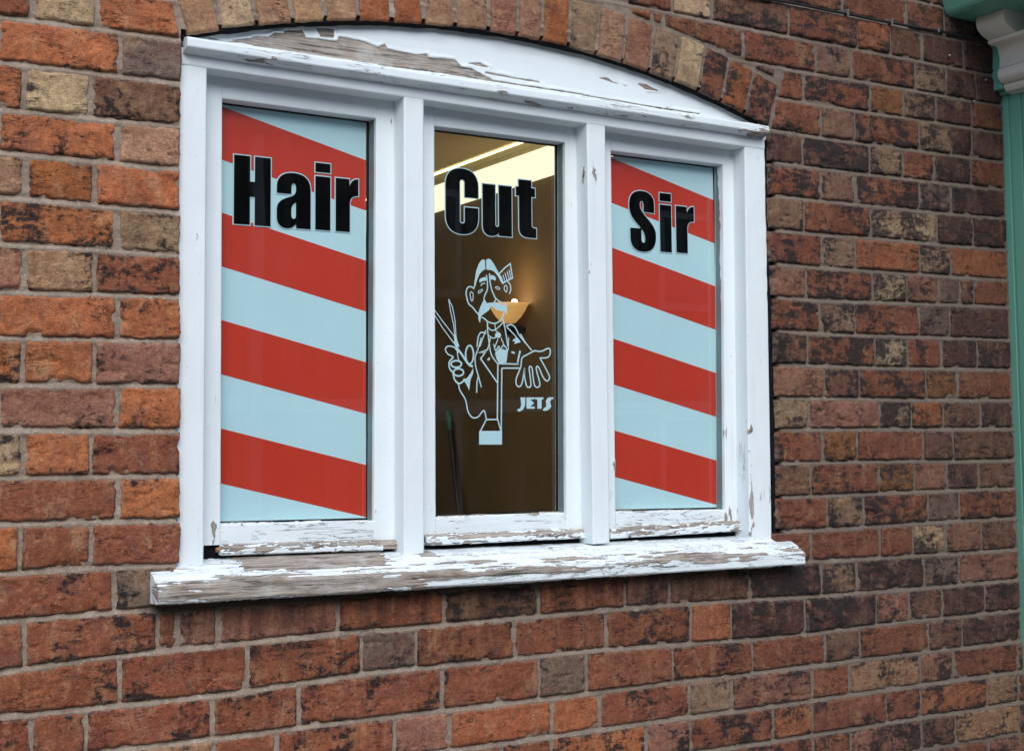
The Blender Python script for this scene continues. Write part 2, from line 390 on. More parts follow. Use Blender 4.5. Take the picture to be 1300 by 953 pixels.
# row -> list of runs; a run is 'x colour x colour x ...' in photo pixels; w = the window side
ROWS = {
 14: ['-60 R3 40 L1 124 O2 229', '979 R2 1043 K1 1086 R5 1168 S5 1208 D4 1235 B4 1275'],
 13: ['-130 R3 -2 O1 153 G0 231', '978 D2 1020 B7 1105 S5 1147 R2 1187 D4 1234 R2 1275'],
 12: ['-90 O3 30 L3 115 B5 229', '978 R5 1043 K1 1087 R6 1168 G6 1208 D4 1269'],
 11: ['-130 R4 -2 O5 150 T2 229', '978 K3 1022 R4 1106 L6 1191 D3 1236 D5 1275'],
 10: ['-90 T2 33 E3 121 O1 229', '979 R4 1044 S3 1087 O0 1168 S6 1208 O1 1273'],
 9: ['-130 T3 -2 O6 149 S3 229', '981 P1 1024 R6 1109 L6 1152 P3 1192 G0 1220 B3 1237 R2 1276'],
 8: ['-90 P2 32 T4 121 R4 229', '983 R4 1042 S5 1086 R4 1168 G3 1207 D2 1273'],
 7: ['-130 O1 -4 O0 149 O3 229', '985 B5 1026 R6 1112 L6 1153 R3 1196 D5 1242 D4 1278'],
 6: ['-90 E4 30 O1 120 P3 229', '986 P0 1048 B5 1092 R5 1176 Y3 1217 R2 1282'],
 5: ['-130 P2 -4 P2 150 O1 229', '987 S4 1028 P0 1117 S7 1158 E5 1198 B3 1246 D4 1280'],
 4: ['-90 L5 30 O1 116 R1 229', '987 R3 1045 Y3 1089 R1 1173 B2 1211 B3 1283'],
 3: ['-130 R2 -6 R1 151 O3 229', '988 B2 1030 R2 1117 Y4 1161 P2 1203 D3 1243 B2 1284'],
 2: ['-90 O1 26 R1 116 R1 229', '988 R1 1051 S5 1097 R5 1179 G3 1219 R4 1281'],
 1: ['-130 R1 -10 R3 145 G5 226', '985 R2 1030 R1 1118 R2 1160 L5 1202 P2 1247 B2 1285'],
 0: ['-80 R2 31 R4 200 R2 226 P2 277 P2 430 R4 564 B6 685 R3 794 B3 850 B3 952 D6 1044 S5 1089 D5 1174 G5 1218 P2 1289'],
 -1: ['-130 R2 -6 R3 153 R4 314 R5 460 G3 529 R4 654 R4 771 R5 878 O2 929 D5 1023 D6 1113 P3 1155 B4 1197 D3 1251 D5 1290'],
 -2: ['-80 R3 40 R4 110 R3 270 R4 380 R4 562 R3 685 G2 745 R2 855 R4 956 R3 1049 B2 1093 R2 1180 B3 1222 D4 1294'],
 15: ['-60 R2 153 O3 224', '1021 R6 1106 Y3 1148 S4 1188 D3 1235 R2 1275'],
 16: ['944 R4 1037 K1 1082 R5 1163 S5 1202 D3 1240 D3 1275'],
 17: ['854 L3 905 B5 1002 R4 1089 O3 1131 B2 1171 D3 1224 D4 1275'],
 18: ['985 R3 1070 R2 1152 R4 1200 D3 1275'],
}
U_PIL = 2.949
U_FAR = -1.3
# arch circle through the traced intrados
INTR = [(240, 40), (286, 39), (326, 33), (376, 28), (416, 26), (456, 29), (504, 27), (544, 30), (584, 34), (620, 38), (660, 43), (686, 48), (720, 60),
        (756, 68), (790, 80), (824, 90), (854, 106), (886, 116), (916, 131), (944, 144), (976, 157)]
im = np.array([at(x, y) for x, y in INTR])
A_ = np.c_[2*im[:, 0], 2*im[:, 1], np.ones(len(im))]; s_ = np.linalg.lstsq(A_, (im**2).sum(1), rcond=None)[0]
AC = np.array([s_[0], s_[1]]); AR = math.sqrt(s_[2]+s_[0]**2+s_[1]**2); RING = .108
print('arch', AC, AR, im[0], im[-1])
JB = [(234, 36), (282, 38), (328, 32), (373.6, 26), (415, 26), (457, 28), (499.6, 25), (540, 30), (580, 33), (622, 38), (658, 43), (689, 48), (723, 60),
      (758, 68), (791, 80), (825, 91), (855.6, 106), (887, 116), (916, 131), (946, 144), (978, 157)]
jang = [math.atan2(*(at(x, y)-AC)[::-1]) for x, y in JB]      # angles of the radial joints
ARCHC = 'T0 T2 T1 T1 O1 O1 P0 T1 P2 P0 E1 T3 P0 P1 S3 T1 R6 E3 B6'.split()
ARCHC = ['T0', 'L2', 'T1', 'T0', 'T1', 'O0', 'E0', 'T0', 'T1', 'P1', 'T0', 'E1', 'S2', 'T0', 'P0', 'S4', 'L0', 'R6', 'E3', 'R6']
def exr(v, side):                                            # where the outer curve of the arch crosses height v
    rr = AR+RING+.006; q = rr**2-(v-AC[1])**2
    return None if q <= 0 else AC[0]+side*math.sqrt(q)
sk_a, sk_b = jang[0], jang[-1]
def skew(side, v):                                           # the sloping end joint of the arch
    a = sk_a if side < 0 else sk_b; return AC[0]+(v-AC[1])/math.tan(a)
v_sk_top = lambda side: AC[1]+(AR+RING)*math.sin(sk_a if side < 0 else sk_b)
def left_lim(k, u_guess, v):                                 # right-hand limit for bricks left of the arch (and left limit for those right of it)
    pass

brick = MB(); rng = np.random.default_rng(5)
def add_brick(mb, bl, br, tr, tl, tok, res, rough=1.0, extra_dark=0.):
    bl, br, tr, tl = map(np.array, (bl, br, tr, tl))
    w = np.linalg.norm(br-bl); h = np.linalg.norm(tl-bl)
    if w < .006 or h < .006: return
    na, nb = max(4, int(w/res)), max(4, int(h/res))
    s = np.linspace(0, 1, na+1); t = np.linspace(0, 1, nb+1)
    # pack samples towards the arrises
    s = np.clip(s+0.0, 0, 1); S, T = np.meshgrid(s, t, indexing='ij')
    P = bl*(1-S[..., None])*(1-T[..., None])+br*S[..., None]*(1-T[..., None])+tr*S[..., None]*T[..., None]+tl*(1-S[..., None])*T[..., None]
    seed = int(rng.integers(1, 99999)); du = np.minimum(S, 1-S)*w; dv = np.minimum(T, 1-T)*h
    d = np.minimum(du, dv)
    U, V = P[..., 0], P[..., 1]
    # ragged arrises
    amp = .0030*rough*np.exp(-d/.007)
    n1 = fbm(U*90, V*90, seed, 3)-.5; n2 = fbm(U*90+40, V*90+9, seed+5, 3)-.5
    U = U+amp*n1*1.6; V = V+amp*n2*2.0
    cr = np.hypot(np.clip(.010-du, 0, None), np.clip(.010-dv, 0, None))
    r = .0048*rough; e = np.clip(1-d/r, 0, 1)
    base = -.0015+rng.uniform(-.0022, .0022)
    tilt = rng.uniform(-.0022, .0022)*(S-.5)+rng.uniform(-.0014, .0014)*(T-.5)
    Y = base+tilt+.0026*e**2.2+.004*sstep(.007, .0125, cr)
    Y = Y-.0021*rough*(fbm(U*35, V*60, seed+9, 4)-.5)-.0016*rough*(fbm(U*140, V*220, seed+3, 3)-.5)
    chip = sstep(.60, .76, fbm(U*30, V*45, seed+21, 3))*np.exp(-d/.010); Y = Y+.007*chip*rough
    gouge = sstep(.70, .80, fbm(U*22, V*70, seed+31, 4)); Y = Y+.0035*gouge*rough
    Y = np.where(d > .004, np.minimum(Y, .0018+.0015*(d < .009)), Y)
    c = np.array(s2l(PAL[tok[0]]))*1.10*rng.uniform(.90, 1.10)*np.array([1, rng.uniform(.95, 1.05), rng.uniform(.93, 1.07)])
    soot = min(1., int(tok[1])/9+.16*float(sstep(1.7, 2.3, bl[0]))+.05)
    G = np.stack([U, Y, V+V0], -1)
    # skirt back into the joint
    top = np.zeros((na+3, nb+3, 3)); top[1:-1, 1:-1] = G
    top[0, 1:-1] = G[0]; top[-1, 1:-1] = G[-1]; top[1:-1, 0] = G[:, 0]; top[1:-1, -1] = G[:, -1]
    top[0, 0] = G[0, 0]; top[0, -1] = G[0, -1]; top[-1, 0] = G[-1, 0]; top[-1, -1] = G[-1, -1]
    for sl_ in (np.s_[0, :], np.s_[-1, :], np.s_[:, 0], np.s_[:, -1]): top[sl_][..., 1] = .035
    dd = np.zeros((na+3, nb+3)); dd[1:-1, 1:-1] = d+.0025*(n1)
    par = np.stack([np.full_like(dd, soot), np.full_like(dd, (seed % 1000)/1000.), np.clip(dd, 0, .03)], -1)
    mb.grid(top, 0, bcol=np.tile(c, (na+3, nb+3, 1)), bpar=par)
def vis(u, v):
    x, y = proj(u, v); return -40 < x < 1340 and -40 < y < 1000
JH, JV = .0092, .0080                                        # joint widths
def lay(k, u0, u1, tok, l_end=False, r_end=False, bl=None, tl=None, br=None, tr=None, ragged=1.0):
    a = u0+(0 if l_end else JV/2); b = u1-(0 if r_end else JV/2)
    bb = [a if bl is None else bl, b if br is None else br]; tt = [a if tl is None else tl, b if tr is None else tr]
    jj = rng.uniform(-.0012, .0012, 4)
    q = [(bb[0]+jj[0], bed(k, bb[0])+JH/2), (bb[1]+jj[1], bed(k, bb[1])+JH/2), (tt[1]+jj[2], bed(k+1, tt[1])-JH/2), (tt[0]+jj[3], bed(k+1, tt[0])-JH/2)]
    um, vm_ = .5*(a+b), bed(k, .5*(a+b))
    inview = vis(a, vm_) or vis(b, vm_)
    add_brick(brick, q[0], q[1], q[2], q[3], tok, .0028 if inview else .011, ragged*rng.uniform(.75, 1.25))
def generic(k, u0, u1, off):
    u = u0; i = off; seq = [.235, .1175]
    while u < u1-.02:
        w = seq[i % 2]; e = min(u+w, u1)
        if u1-e < .04: e = u1
        if e <= AC[0] or True:
            tok = 'RORBPETRSR'[int(rng.integers(0, 10))]+str(int(rng.integers(1, 6)))
            lay(k, u, e, tok)
        u = e; i += 1
VTL, VTR = v_sk_top(-1), v_sk_top(1)
for k in range(-16, 24):
    vm_ = bed(k, 1.4)+CO/2
    if k in ROWS:
        for run in ROWS[k]:
            tk = run.split(); xs = [float(x) for x in tk[::2]]; cs = tk[1::2]
            us = [px_u(x, k) for x in xs]
            for i, c in enumerate(cs):
                kw = {}
                left_last = (i == len(cs)-1 and xs[-1] < 300 and k >= 2)
                right_first = (i == 0 and xs[0] > 900 and k <= 14 and k >= 1)
                u0, u1 = us[i], us[i+1]
                if i == len(cs)-1 and xs[-1] > 1250: u1 = U_PIL-.004
                if k == 15 and xs[-1] < 300 and i == len(cs)-1: kw = dict(br=skew(-1, bed(15, .7)+.005)-.006, tr=skew(-1, bed(16, .7)-.005)-.006)
                if k == 14 and left_last: kw = dict(br=min(u1, 9), tr=skew(-1, bed(15, .7)-.005)-.006)
                if k == 14 and right_first: kw = dict(bl=skew(1, bed(14, 2.1)+.005)+.006, tl=skew(1, bed(15, 2.1)-.005)+.006)
                lay(k, u0, u1, c, l_end=right_first, r_end=left_last, **kw)
            if xs[0] < 0: generic(k, U_FAR, us[0], k % 2)
        if k == 15:
            u0 = px_u(1021, 15); lay(15, 2.15, u0, 'R3', bl=skew(1, bed(15, 2.15)+.005)+.006, tl=skew(1, bed(16, 2.15)-.005)+.006)
        if k in (15, 16, 17):                              # bricks cut to the back of the arch
            xe = {15: None, 16: 944, 17: 854}[k]
            if xe:
                u1 = px_u(xe, k); eb = exr(bed(k, u1)+JH/2, 1); et = exr(bed(k+1, u1)-JH/2, 1)
                if et is None: et = u1-.12
                if k == 16:
                    vex = lambda u: AC[1]+math.sqrt((AR+RING+.008)**2-(u-AC[0])**2)
                    for xa, xb in ((803, 828), (830, 842.5), (845, 944)):
                        a_, b_ = px_u(xa, 16)+.002, px_u(xb, 16)-.004
                        add_brick(brick, (a_, min(vex(a_), bed(17, a_)-.010)), (b_, max(vex(b_), bed(16, b_)+JH/2) if xb > 900 else vex(b_)), (b_, bed(17, b_)-JH/2), (a_, bed(17, a_)-JH/2), 'R4', .0028, .7)
                else:
                    st = max(et if et else u1-.2, u1-.235)
                    lay(k, st, u1, 'R3', bl=min(exr(bed(k, u1-.05)+JH/2, 1) or st, u1-.01), tl=st)
        if k == 15: add_brick(brick, at(958, 85), at(983, 97.5), at(983, 88), at(964, 82.5), 'B3', .0028, .4)
        if k >= 16:
            et = exr(bed(k, .75)+CO/2, -1)
            if et is not None: generic(k, U_FAR, min(et, skew(-1, bed(k, .7))+.0 if bed(k, .7) < VTL else et), k % 2)
        if k == 18: generic(18, AC[0]+.05 if exr(bed(18, 1.5), 1) else U_FAR, px_u(985, 18), 0)
    elif k < -2: generic(k, U_FAR, 3.9, k % 2)
    else:
        generic(k, U_FAR, U_PIL-.004, k % 2)
arch = MB()
for i in range(len(jang)-1):
    a0, a1 = jang[i]-.0042/AR*1.0, jang[i+1]+.0042/AR
    def pt(r, a): return (AC[0]+r*math.cos(a), AC[1]+r*math.sin(a))
    o = rng.uniform(-.002, .002)
    add_brick(arch, pt(AR+o, a0), pt(AR+o, a1), pt(AR+RING+o, a1), pt(AR+RING+o, a0), ARCHC[i], .0028, rng.uniform(.4, .6))

# mortar: one rough recessed sheet with a hole for the window
def sheet(mb, u0, u1, v0, v1, res):
    nu, nv = int((u1-u0)/res), int((v1-v0)/res)
    U, V = np.meshgrid(np.linspace(u0, u1, nu+1), np.linspace(v0, v1, nv+1), indexing='ij')
    best = np.full(U.shape, 9.)
    for k in range(-17, 25):
        b = bed(k, U); dd = V-b; best = np.where(np.abs(dd) < np.abs(best), dd, best)
    sl_ = np.clip(best/(JH*.5), -1, 1); near = np.abs(best) < JH*.75
    Y = .0036+np.where(near, .0030*sl_, 0)-.0035*(fbm(U*45, V*45, 71, 4)-.5)-.003*(fbm(U*180, V*180, 72, 3)-.5)
    dk = np.zeros_like(U)
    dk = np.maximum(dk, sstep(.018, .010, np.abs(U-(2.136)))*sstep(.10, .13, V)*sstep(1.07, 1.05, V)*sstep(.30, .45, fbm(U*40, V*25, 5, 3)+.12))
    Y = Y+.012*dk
    rr = np.hypot(U-AC[0], V-AC[1])
    hole = (U > .744) & (U < 2.137) & (V > .10) & (rr < AR+.012)
    P = np.stack([U, Y, V+V0], -1); base = mb.n
    i = np.arange(U.size).reshape(U.shape)
    ok = ~(hole[:-1, :-1] & hole[1:, :-1] & hole[1:, 1:] & hole[:-1, 1:])
    q = np.stack([i[:-1, :-1], i[1:, :-1], i[1:, 1:], i[:-1, 1:]], -1)[ok]
    mb.add(P.reshape(-1, 3), q.tolist(), 0, dark=dk.reshape(-1, 1))
mort = MB(); sheet(mort, .36, 2.965, -.36, 1.50, .0038)
mort2 = mort
def flat_sheet(u0, u1, v0, v1): mort.add([(u0, .0055, v0+V0), (u1, .0055, v0+V0), (u1, .0055, v1+V0), (u0, .0055, v1+V0)], [(0, 1, 2, 3)], 0, dark=0.)
flat_sheet(U_FAR, .36, -V0, 3.0); flat_sheet(.36, 2.965, -V0, -.36); flat_sheet(.36, 2.965, 1.50, 3.0); flat_sheet(2.965, 3.9, -V0, .1)
# inner masonry (gives the wall its thickness round the opening)
core = MB(); yb = .225
core.box(U_FAR, .752, .06, yb, 0, 4.3); core.box(2.14, 6.0, .06, yb, 0, 4.3); core.box(.752, 2.14, .06, yb, 0, V0+.085); core.box(.752, 2.14, .10, yb, V0+1.075, 4.3)
# wire the wall
W = empty('brick_wall', (0.7, 0, 0))
tag(W, 'weathered red and buff brick wall with grey mortar joints round the white window', 'brick wall')
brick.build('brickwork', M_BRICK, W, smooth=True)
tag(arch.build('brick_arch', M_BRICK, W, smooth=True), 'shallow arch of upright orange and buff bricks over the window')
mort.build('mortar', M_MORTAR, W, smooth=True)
core.build('inner_masonry', plain('rough_plaster', (.35, .31, .26), .9), W)

# ------------------------------------------------------------------ the window
WIN = empty('casement_window', (1.44, .03, V0+.09))
tag(WIN, 'three-light white timber window with peeling paint, striped outer panes and black lettering', 'window')
Yj, Ys, Yg = .015, .057, .085
def dens(P, res):
    out = []
    for i in range(len(P)-1):
        n = max(1, int(np.ceil(np.linalg.norm(np.array(P[i+1])-np.array(P[i]))/res)))
        for j in range(n): out.append(np.array(P[i])*(1-j/n)+np.array(P[i+1])*j/n)
    out.append(np.array(P[-1])); return np.array(out)
def dens2(P0, P1, res):
    a, b = [], []
    for i in range(len(P0)-1):
        L = max(np.linalg.norm(np.array(P0[i+1])-np.array(P0[i])), np.linalg.norm(np.array(P1[i+1])-np.array(P1[i])))
        n = max(1, int(np.ceil(L/res)))
        for j in range(n):
            a.append(np.array(P0[i])*(1-j/n)+np.array(P0[i+1])*j/n); b.append(np.array(P1[i])*(1-j/n)+np.array(P1[i+1])*j/n)
    a.append(np.array(P0[-1])); b.append(np.array(P1[-1])); return np.array(a, float), np.array(b, float)
def sweep(mb, P0, P1, res_along, res_prof, peel=None, crack=None, wob=.0004, mi=0, seed=1, caps=True, fl=False):
    a, b = dens2(P0, P1, res_prof); n = max(2, int(np.linalg.norm(b[0]-a[0])/res_along))
    t = np.linspace(0, 1, n+1)[:, None, None]; G = a[None]*(1-t)+b[None]*t
    gu = np.gradient(G, axis=0); gv = np.gradient(G, axis=1); N = np.cross(gu, gv); N /= np.linalg.norm(N, axis=-1, keepdims=True)+1e-12
    if fl: N = -N
    s = np.concatenate([[0], np.cumsum(np.linalg.norm(np.diff(a, axis=0), axis=1))])[None, :]*np.ones((n+1, 1))
    pe = peel(G[..., 0], G[..., 1], G[..., 2]-V0, s) if peel else np.zeros(G.shape[:2])
    ck = crack(G[..., 0], G[..., 1], G[..., 2]-V0, s) if crack else np.full(G.shape[:2], .1)
    al = G[..., 0] if abs(b[0][0]-a[0][0]) > abs(b[0][2]-a[0][2]) else G[..., 2]
    disp = wob*2*(fbm(al*30, s*60, seed, 3)-.5) - .0009*sstep(.42, .52, pe)
    rag = sstep(.35, .5, pe)
    disp = disp - rag*.0022*fbm(al*14, s*260, seed+3, 4)
    curl = np.exp(-((pe-.40)/.05)**2)*.0012*fbm(al*60, s*60, seed+7, 2); disp = disp+curl*(pe > .2)
    G = G+N*disp[..., None]
    mb.grid(G, mi, flip=fl, peel=pe, crack=ck)
    if caps:
        for k in (0, -1):
            q = G[k]; c = q.mean(0); nq = len(q)
            mb.add(np.concatenate([q, [c]]), [(i, i+1, nq) for i in range(nq-1)], mi, peel=np.append(pe[k], pe[k].mean()).reshape(-1, 1), crack=.3)
def vbar(mb, q, yf, yb, c=.0018, peel=None, crack=None, seed=1, res=.006, ext=0.):
    # upright board; q = bottom-left, bottom-right, top-right, top-left in (u, v)
    bl, br, tr, tl = q
    def prof(l, r):
        return [(l[0], yb, l[1]+V0), (l[0], yf+c, l[1]+V0), (l[0]+c, yf, l[1]+V0), (r[0]-c, yf, r[1]+V0), (r[0], yf+c, r[1]+V0), (r[0], yb, r[1]+V0)]
    sweep(mb, prof(bl, br), prof(tl, tr), res, res*.6, peel, crack, seed=seed)
def hbar(mb, q, yf, yb, c=.0018, peel=None, crack=None, seed=1, res=.006):
    bl, br, tr, tl = q
    def prof(b, t):
        return [(b[0], yb, b[1]+V0), (b[0], yf+c, b[1]+V0), (b[0], yf, b[1]+c+V0), (t[0], yf, t[1]-c+V0), (t[0], yf+c, t[1]+V0), (t[0], yb, t[1]+V0)]
    sweep(mb, prof(bl, tl), prof(br, tr), res, res*.6, peel, crack, seed=seed, fl=True)
def Q(pl, Y): return [at(x, y, Y) for x, y in pl]

# outer frame: jambs, head and two mullions
fr_v, fr_h = MB(), MB()
lj = Q([(225, 722), (258.5, 717), (263, 84), (233, 84)], Yj); lj[0][0] -= .012; lj[3][0] -= .010
rj = Q([(952, 687), (978.5, 684), (970, 178), (945.5, 183)], Yj); rj[1][0] += .004; rj[2][0] += .004
m1 = Q([(513, 705), (538.5, 701.5), (538, 122), (512.7, 118)], Yj)
m2 = Q([(753, 690.5), (774, 688.5), (768.4, 156), (744.8, 151)], Yj)
def bottom_crack(u, y, v, s): return .12+.42*sstep(.32, .16, v)
def pj(side):
    def f(u, y, v, s):
        b = .12*sstep(.28, .14, v)
        n = fbm(u*60+y*70+side*7, v*14, 31+side, 4) if side != 2 else .42*fbm(u*150+y*160, v*60, 37, 4)+.58*fbm(u*60+y*90, v*26, 38, 4)
        r = n-(.84 if side != 1 else .90)+b*(1 if side != 2 else .3)
        if side == 2:      # the right-hand jamb has long flakes on its inner arris
            r = r+.13*sstep(2.082, 2.072, u)*sstep(.62, .35, v)*(y < .018)+.08*sstep(2.10, 2.08, u)*sstep(.9, .7, v)
            e = ((u-2.069)/.005)**2+((v-.215)/.028)**2; r = np.maximum(r, .10*(1.2-e))
        if side == 1: r = r+.03*sstep(1.205, 1.19, u)*sstep(.3, .2, v)
        return np.clip(.5+r*4, 0, 1)
    return f
vbar(fr_v, lj, Yj, .11, peel=pj(0), crack=bottom_crack, seed=11, res=.004)
vbar(fr_v, rj, Yj, .11, peel=pj(2), crack=lambda u, y, v, s: .3+.35*sstep(.6, .2, v), seed=12, res=.003)
vbar(fr_v, m1, Yj-.0005, .11, peel=pj(1), crack=bottom_crack, seed=13, res=.004)
vbar(fr_v, m2, Yj-.0005, .11, peel=pj(3), crack=bottom_crack, seed=14, res=.004)
fr_v.build('jambs_and_mullions', M_PV, WIN, smooth=True)['label'] = 'white upright posts between and beside the three lights'
hd = Q([(233, 86.5), (971, 190.5), (971, 172), (233, 60)], Yj); hd[0][0] -= .01; hd[3][0] -= .01; hd[1][0] += .003; hd[2][0] += .003
hd[0][1] = at(263, 87, Yj)[1]; hd[1][1] = at(946, 187, Yj)[1]
hbar(fr_h, hd, Yj-.001, .11, peel=None, crack=lambda u, y, v, s: np.full(np.shape(u), .12), seed=15, res=.006)
fr_h.build('frame_head', M_PH, WIN, smooth=True)
# drip moulding (hood) above the head
hood = MB()
ht0, hb0 = at(238, 46, -.012), at(238, 59.6, -.012); ht1, hb1 = at(976.5, 160, -.012), at(977, 169.8, -.012)
def hprof(t, b): return [(t[0], .05, b[1]-.006+V0), (t[0], Yj-.002, b[1]-.006+V0), (t[0], Yj-.006, b[1]-.004+V0), (t[0], -.006, b[1]+V0), (t[0], -.0105, b[1]+.0005+V0), (t[0], -.012, b[1]+.003+V0),
                         (t[0], -.012, t[1]-.003+V0), (t[0], -.009, t[1]+V0), (t[0], .03, t[1]+.006+V0)]
def hood_peel(u, y, v, s):
    n = fbm(u*22, s*90, 55, 4); e = .17*sstep(2.02, 2.10, u)+.02*sstep(1.4, 1.5, u)
    topl = sstep(.004, -.004, -(v-(ht0[1]+(ht1[1]-ht0[1])*(u-ht0[0])/(ht1[0]-ht0[0]))+.0)-.0)
    return np.clip(.5+(n-.80+e+.05*(y > 0))*4, 0, 1)
sweep(hood, hprof(ht0, hb0), hprof(ht1, hb1), .003, .002, hood_peel, lambda u, y, v, s: np.full(np.shape(u), .75), seed=16, fl=True)
hood.build('drip_moulding', M_PH, WIN, smooth=True)['label'] = 'projecting white moulding across the top of the frame'
# arched infill panel with the big peeled patch
ty = .022
def pxs(off, s, pts): return [(off[0]+x/s, off[1]+y/s) for x, y in pts]
W1 = pxs((220, 0), 5, [(370, 255), (490, 245), (515, 230), (605, 235), (640, 210), (700, 215), (705, 195), (820, 190), (840, 240), (940, 250), (1040, 265), (1050, 235), (1180, 255), (1300, 300)]) + \
     pxs((480, 0), 5, [(45, 280), (60, 310), (250, 348), (310, 343), (320, 365), (490, 380), (530, 425), (590, 435), (650, 465), (720, 505), (800, 530), (640, 505), (400, 466), (200, 440), (0, 416)]) + \
     pxs((220, 0), 5, [(1300, 410), (900, 350), (500, 290)])
W2 = pxs((220, 0), 5, [(905, 175), (1020, 185), (1020, 245), (935, 235)])
W3 = pxs((480, 0), 5, [(570, 402), (650, 400), (705, 432), (640, 420)])
W4 = pxs((740, 0), 5, [(100, 495), (150, 493), (190, 520), (280, 550), (185, 524)])
W5 = pxs((740, 0), 5, [(345, 530), (400, 538), (480, 580), (400, 570)])
W6 = pxs((480, 0), 5, [(680, 455), (850, 490), (1000, 512), (1040, 528), (850, 498), (680, 468)])
W7 = pxs((740, 0), 5, [(900, 770), (1000, 775), (1060, 800), (980, 800)])
W8 = pxs((220, 0), 5, [(200, 235), (330, 262), (480, 272), (380, 268), (230, 245)])
W9 = pxs((480, 0), 5, [(700, 505), (1300, 598), (1300, 604), (700, 514)])
W10 = pxs((740, 0), 5, [(0, 600), (500, 685), (740, 722), (740, 727), (500, 691), (0, 608)])
def polysd(poly, U, V, Y):
    P = [at(x, y, Y) for x, y in poly]; ins = np.zeros(U.shape, bool); d = np.full(U.shape, 9.)
    for i in range(len(P)):
        a, b = P[i-1], P[i]; e = b-a; w0, w1 = U-a[0], V-a[1]; h = np.clip((w0*e[0]+w1*e[1])/(e@e+1e-12), 0, 1)
        d = np.minimum(d, np.hypot(w0-e[0]*h, w1-e[1]*h))
        c = ((a[1] > V) != (b[1] > V)) & (U < (b[0]-a[0])*(V-a[1])/(b[1]-a[1]+1e-12)+a[0]); ins ^= c
    return np.where(ins, d, -d)
uu = np.linspace(.748, 2.128, 620); nn = 70
bv = np.interp(uu, [ht0[0], ht1[0]], [ht0[1]-.004, ht1[1]-.004]); tv = np.maximum(AC[1]+np.sqrt((AR+.004)**2-(uu-AC[0])**2), bv+.002)
T = np.linspace(0, 1, nn)[None]; PU = np.repeat(uu[:, None], nn, 1); PVv = bv[:, None]*(1-T)+tv[:, None]*T
sdm = np.full(PU.shape, -9.)
for wp in (W1, W2, W3, W4, W5, W6, W7, W8, W9, W10): sdm = np.maximum(sdm, polysd(wp, PU, PVv, ty))
sdm = sdm+.0016*(fbm(PU*120, PVv*200, 88, 3)-.5)
pe = np.clip(.5+sdm/.0035, 0, 1)
PY = ty+.0011*sstep(.4, .55, pe)+.0012*sstep(.5, .6, pe)*fbm(PU*10, PVv*260, 3, 4)-.0022*np.exp(-((sdm+.003)/.003)**2)*sstep(.35, .75, fbm(PU*30, PVv*50, 4, 2))*(sdm > -.012)-.0008*(fbm(PU*14, PVv*30, 6, 3)-.5)
tym = MB(); tym.grid(np.stack([PU, PY, PVv+V0], -1), 0, peel=pe, crack=.35+.5*sstep(.03, .0, (PVv-bv[:, None])))
tym.build('arched_panel', M_PH, WIN, smooth=True)['label'] = 'arched white board with a long patch of bare grey timber'
# dark bead between panel and arch, and down the right-hand side
se = MB(); pts = []
for a in np.linspace(jang[0]+.012, jang[-1]-.004, 90):
    r = AR-.0015+.002*(vn(a*300, 1, 4)-.5); pts.append((AC[0]+r*math.cos(a), .012, AC[1]+r*math.sin(a)+V0))
tube_pts(se, pts, [.0045+.002*vn(i*.7, 3, 9) for i in range(len(pts))], 8)
pts = [(2.1352+.002*vn(z*60, 0, 3), .017, z+V0) for z in np.linspace(.14, 1.055, 90)]
tube_pts(se, pts, [.0050+.003*vn(i*.5, 3, 19) for i in range(len(pts))], 8)
se.build('sealant_bead', M_SEAL_SHADE, WIN, smooth=True)
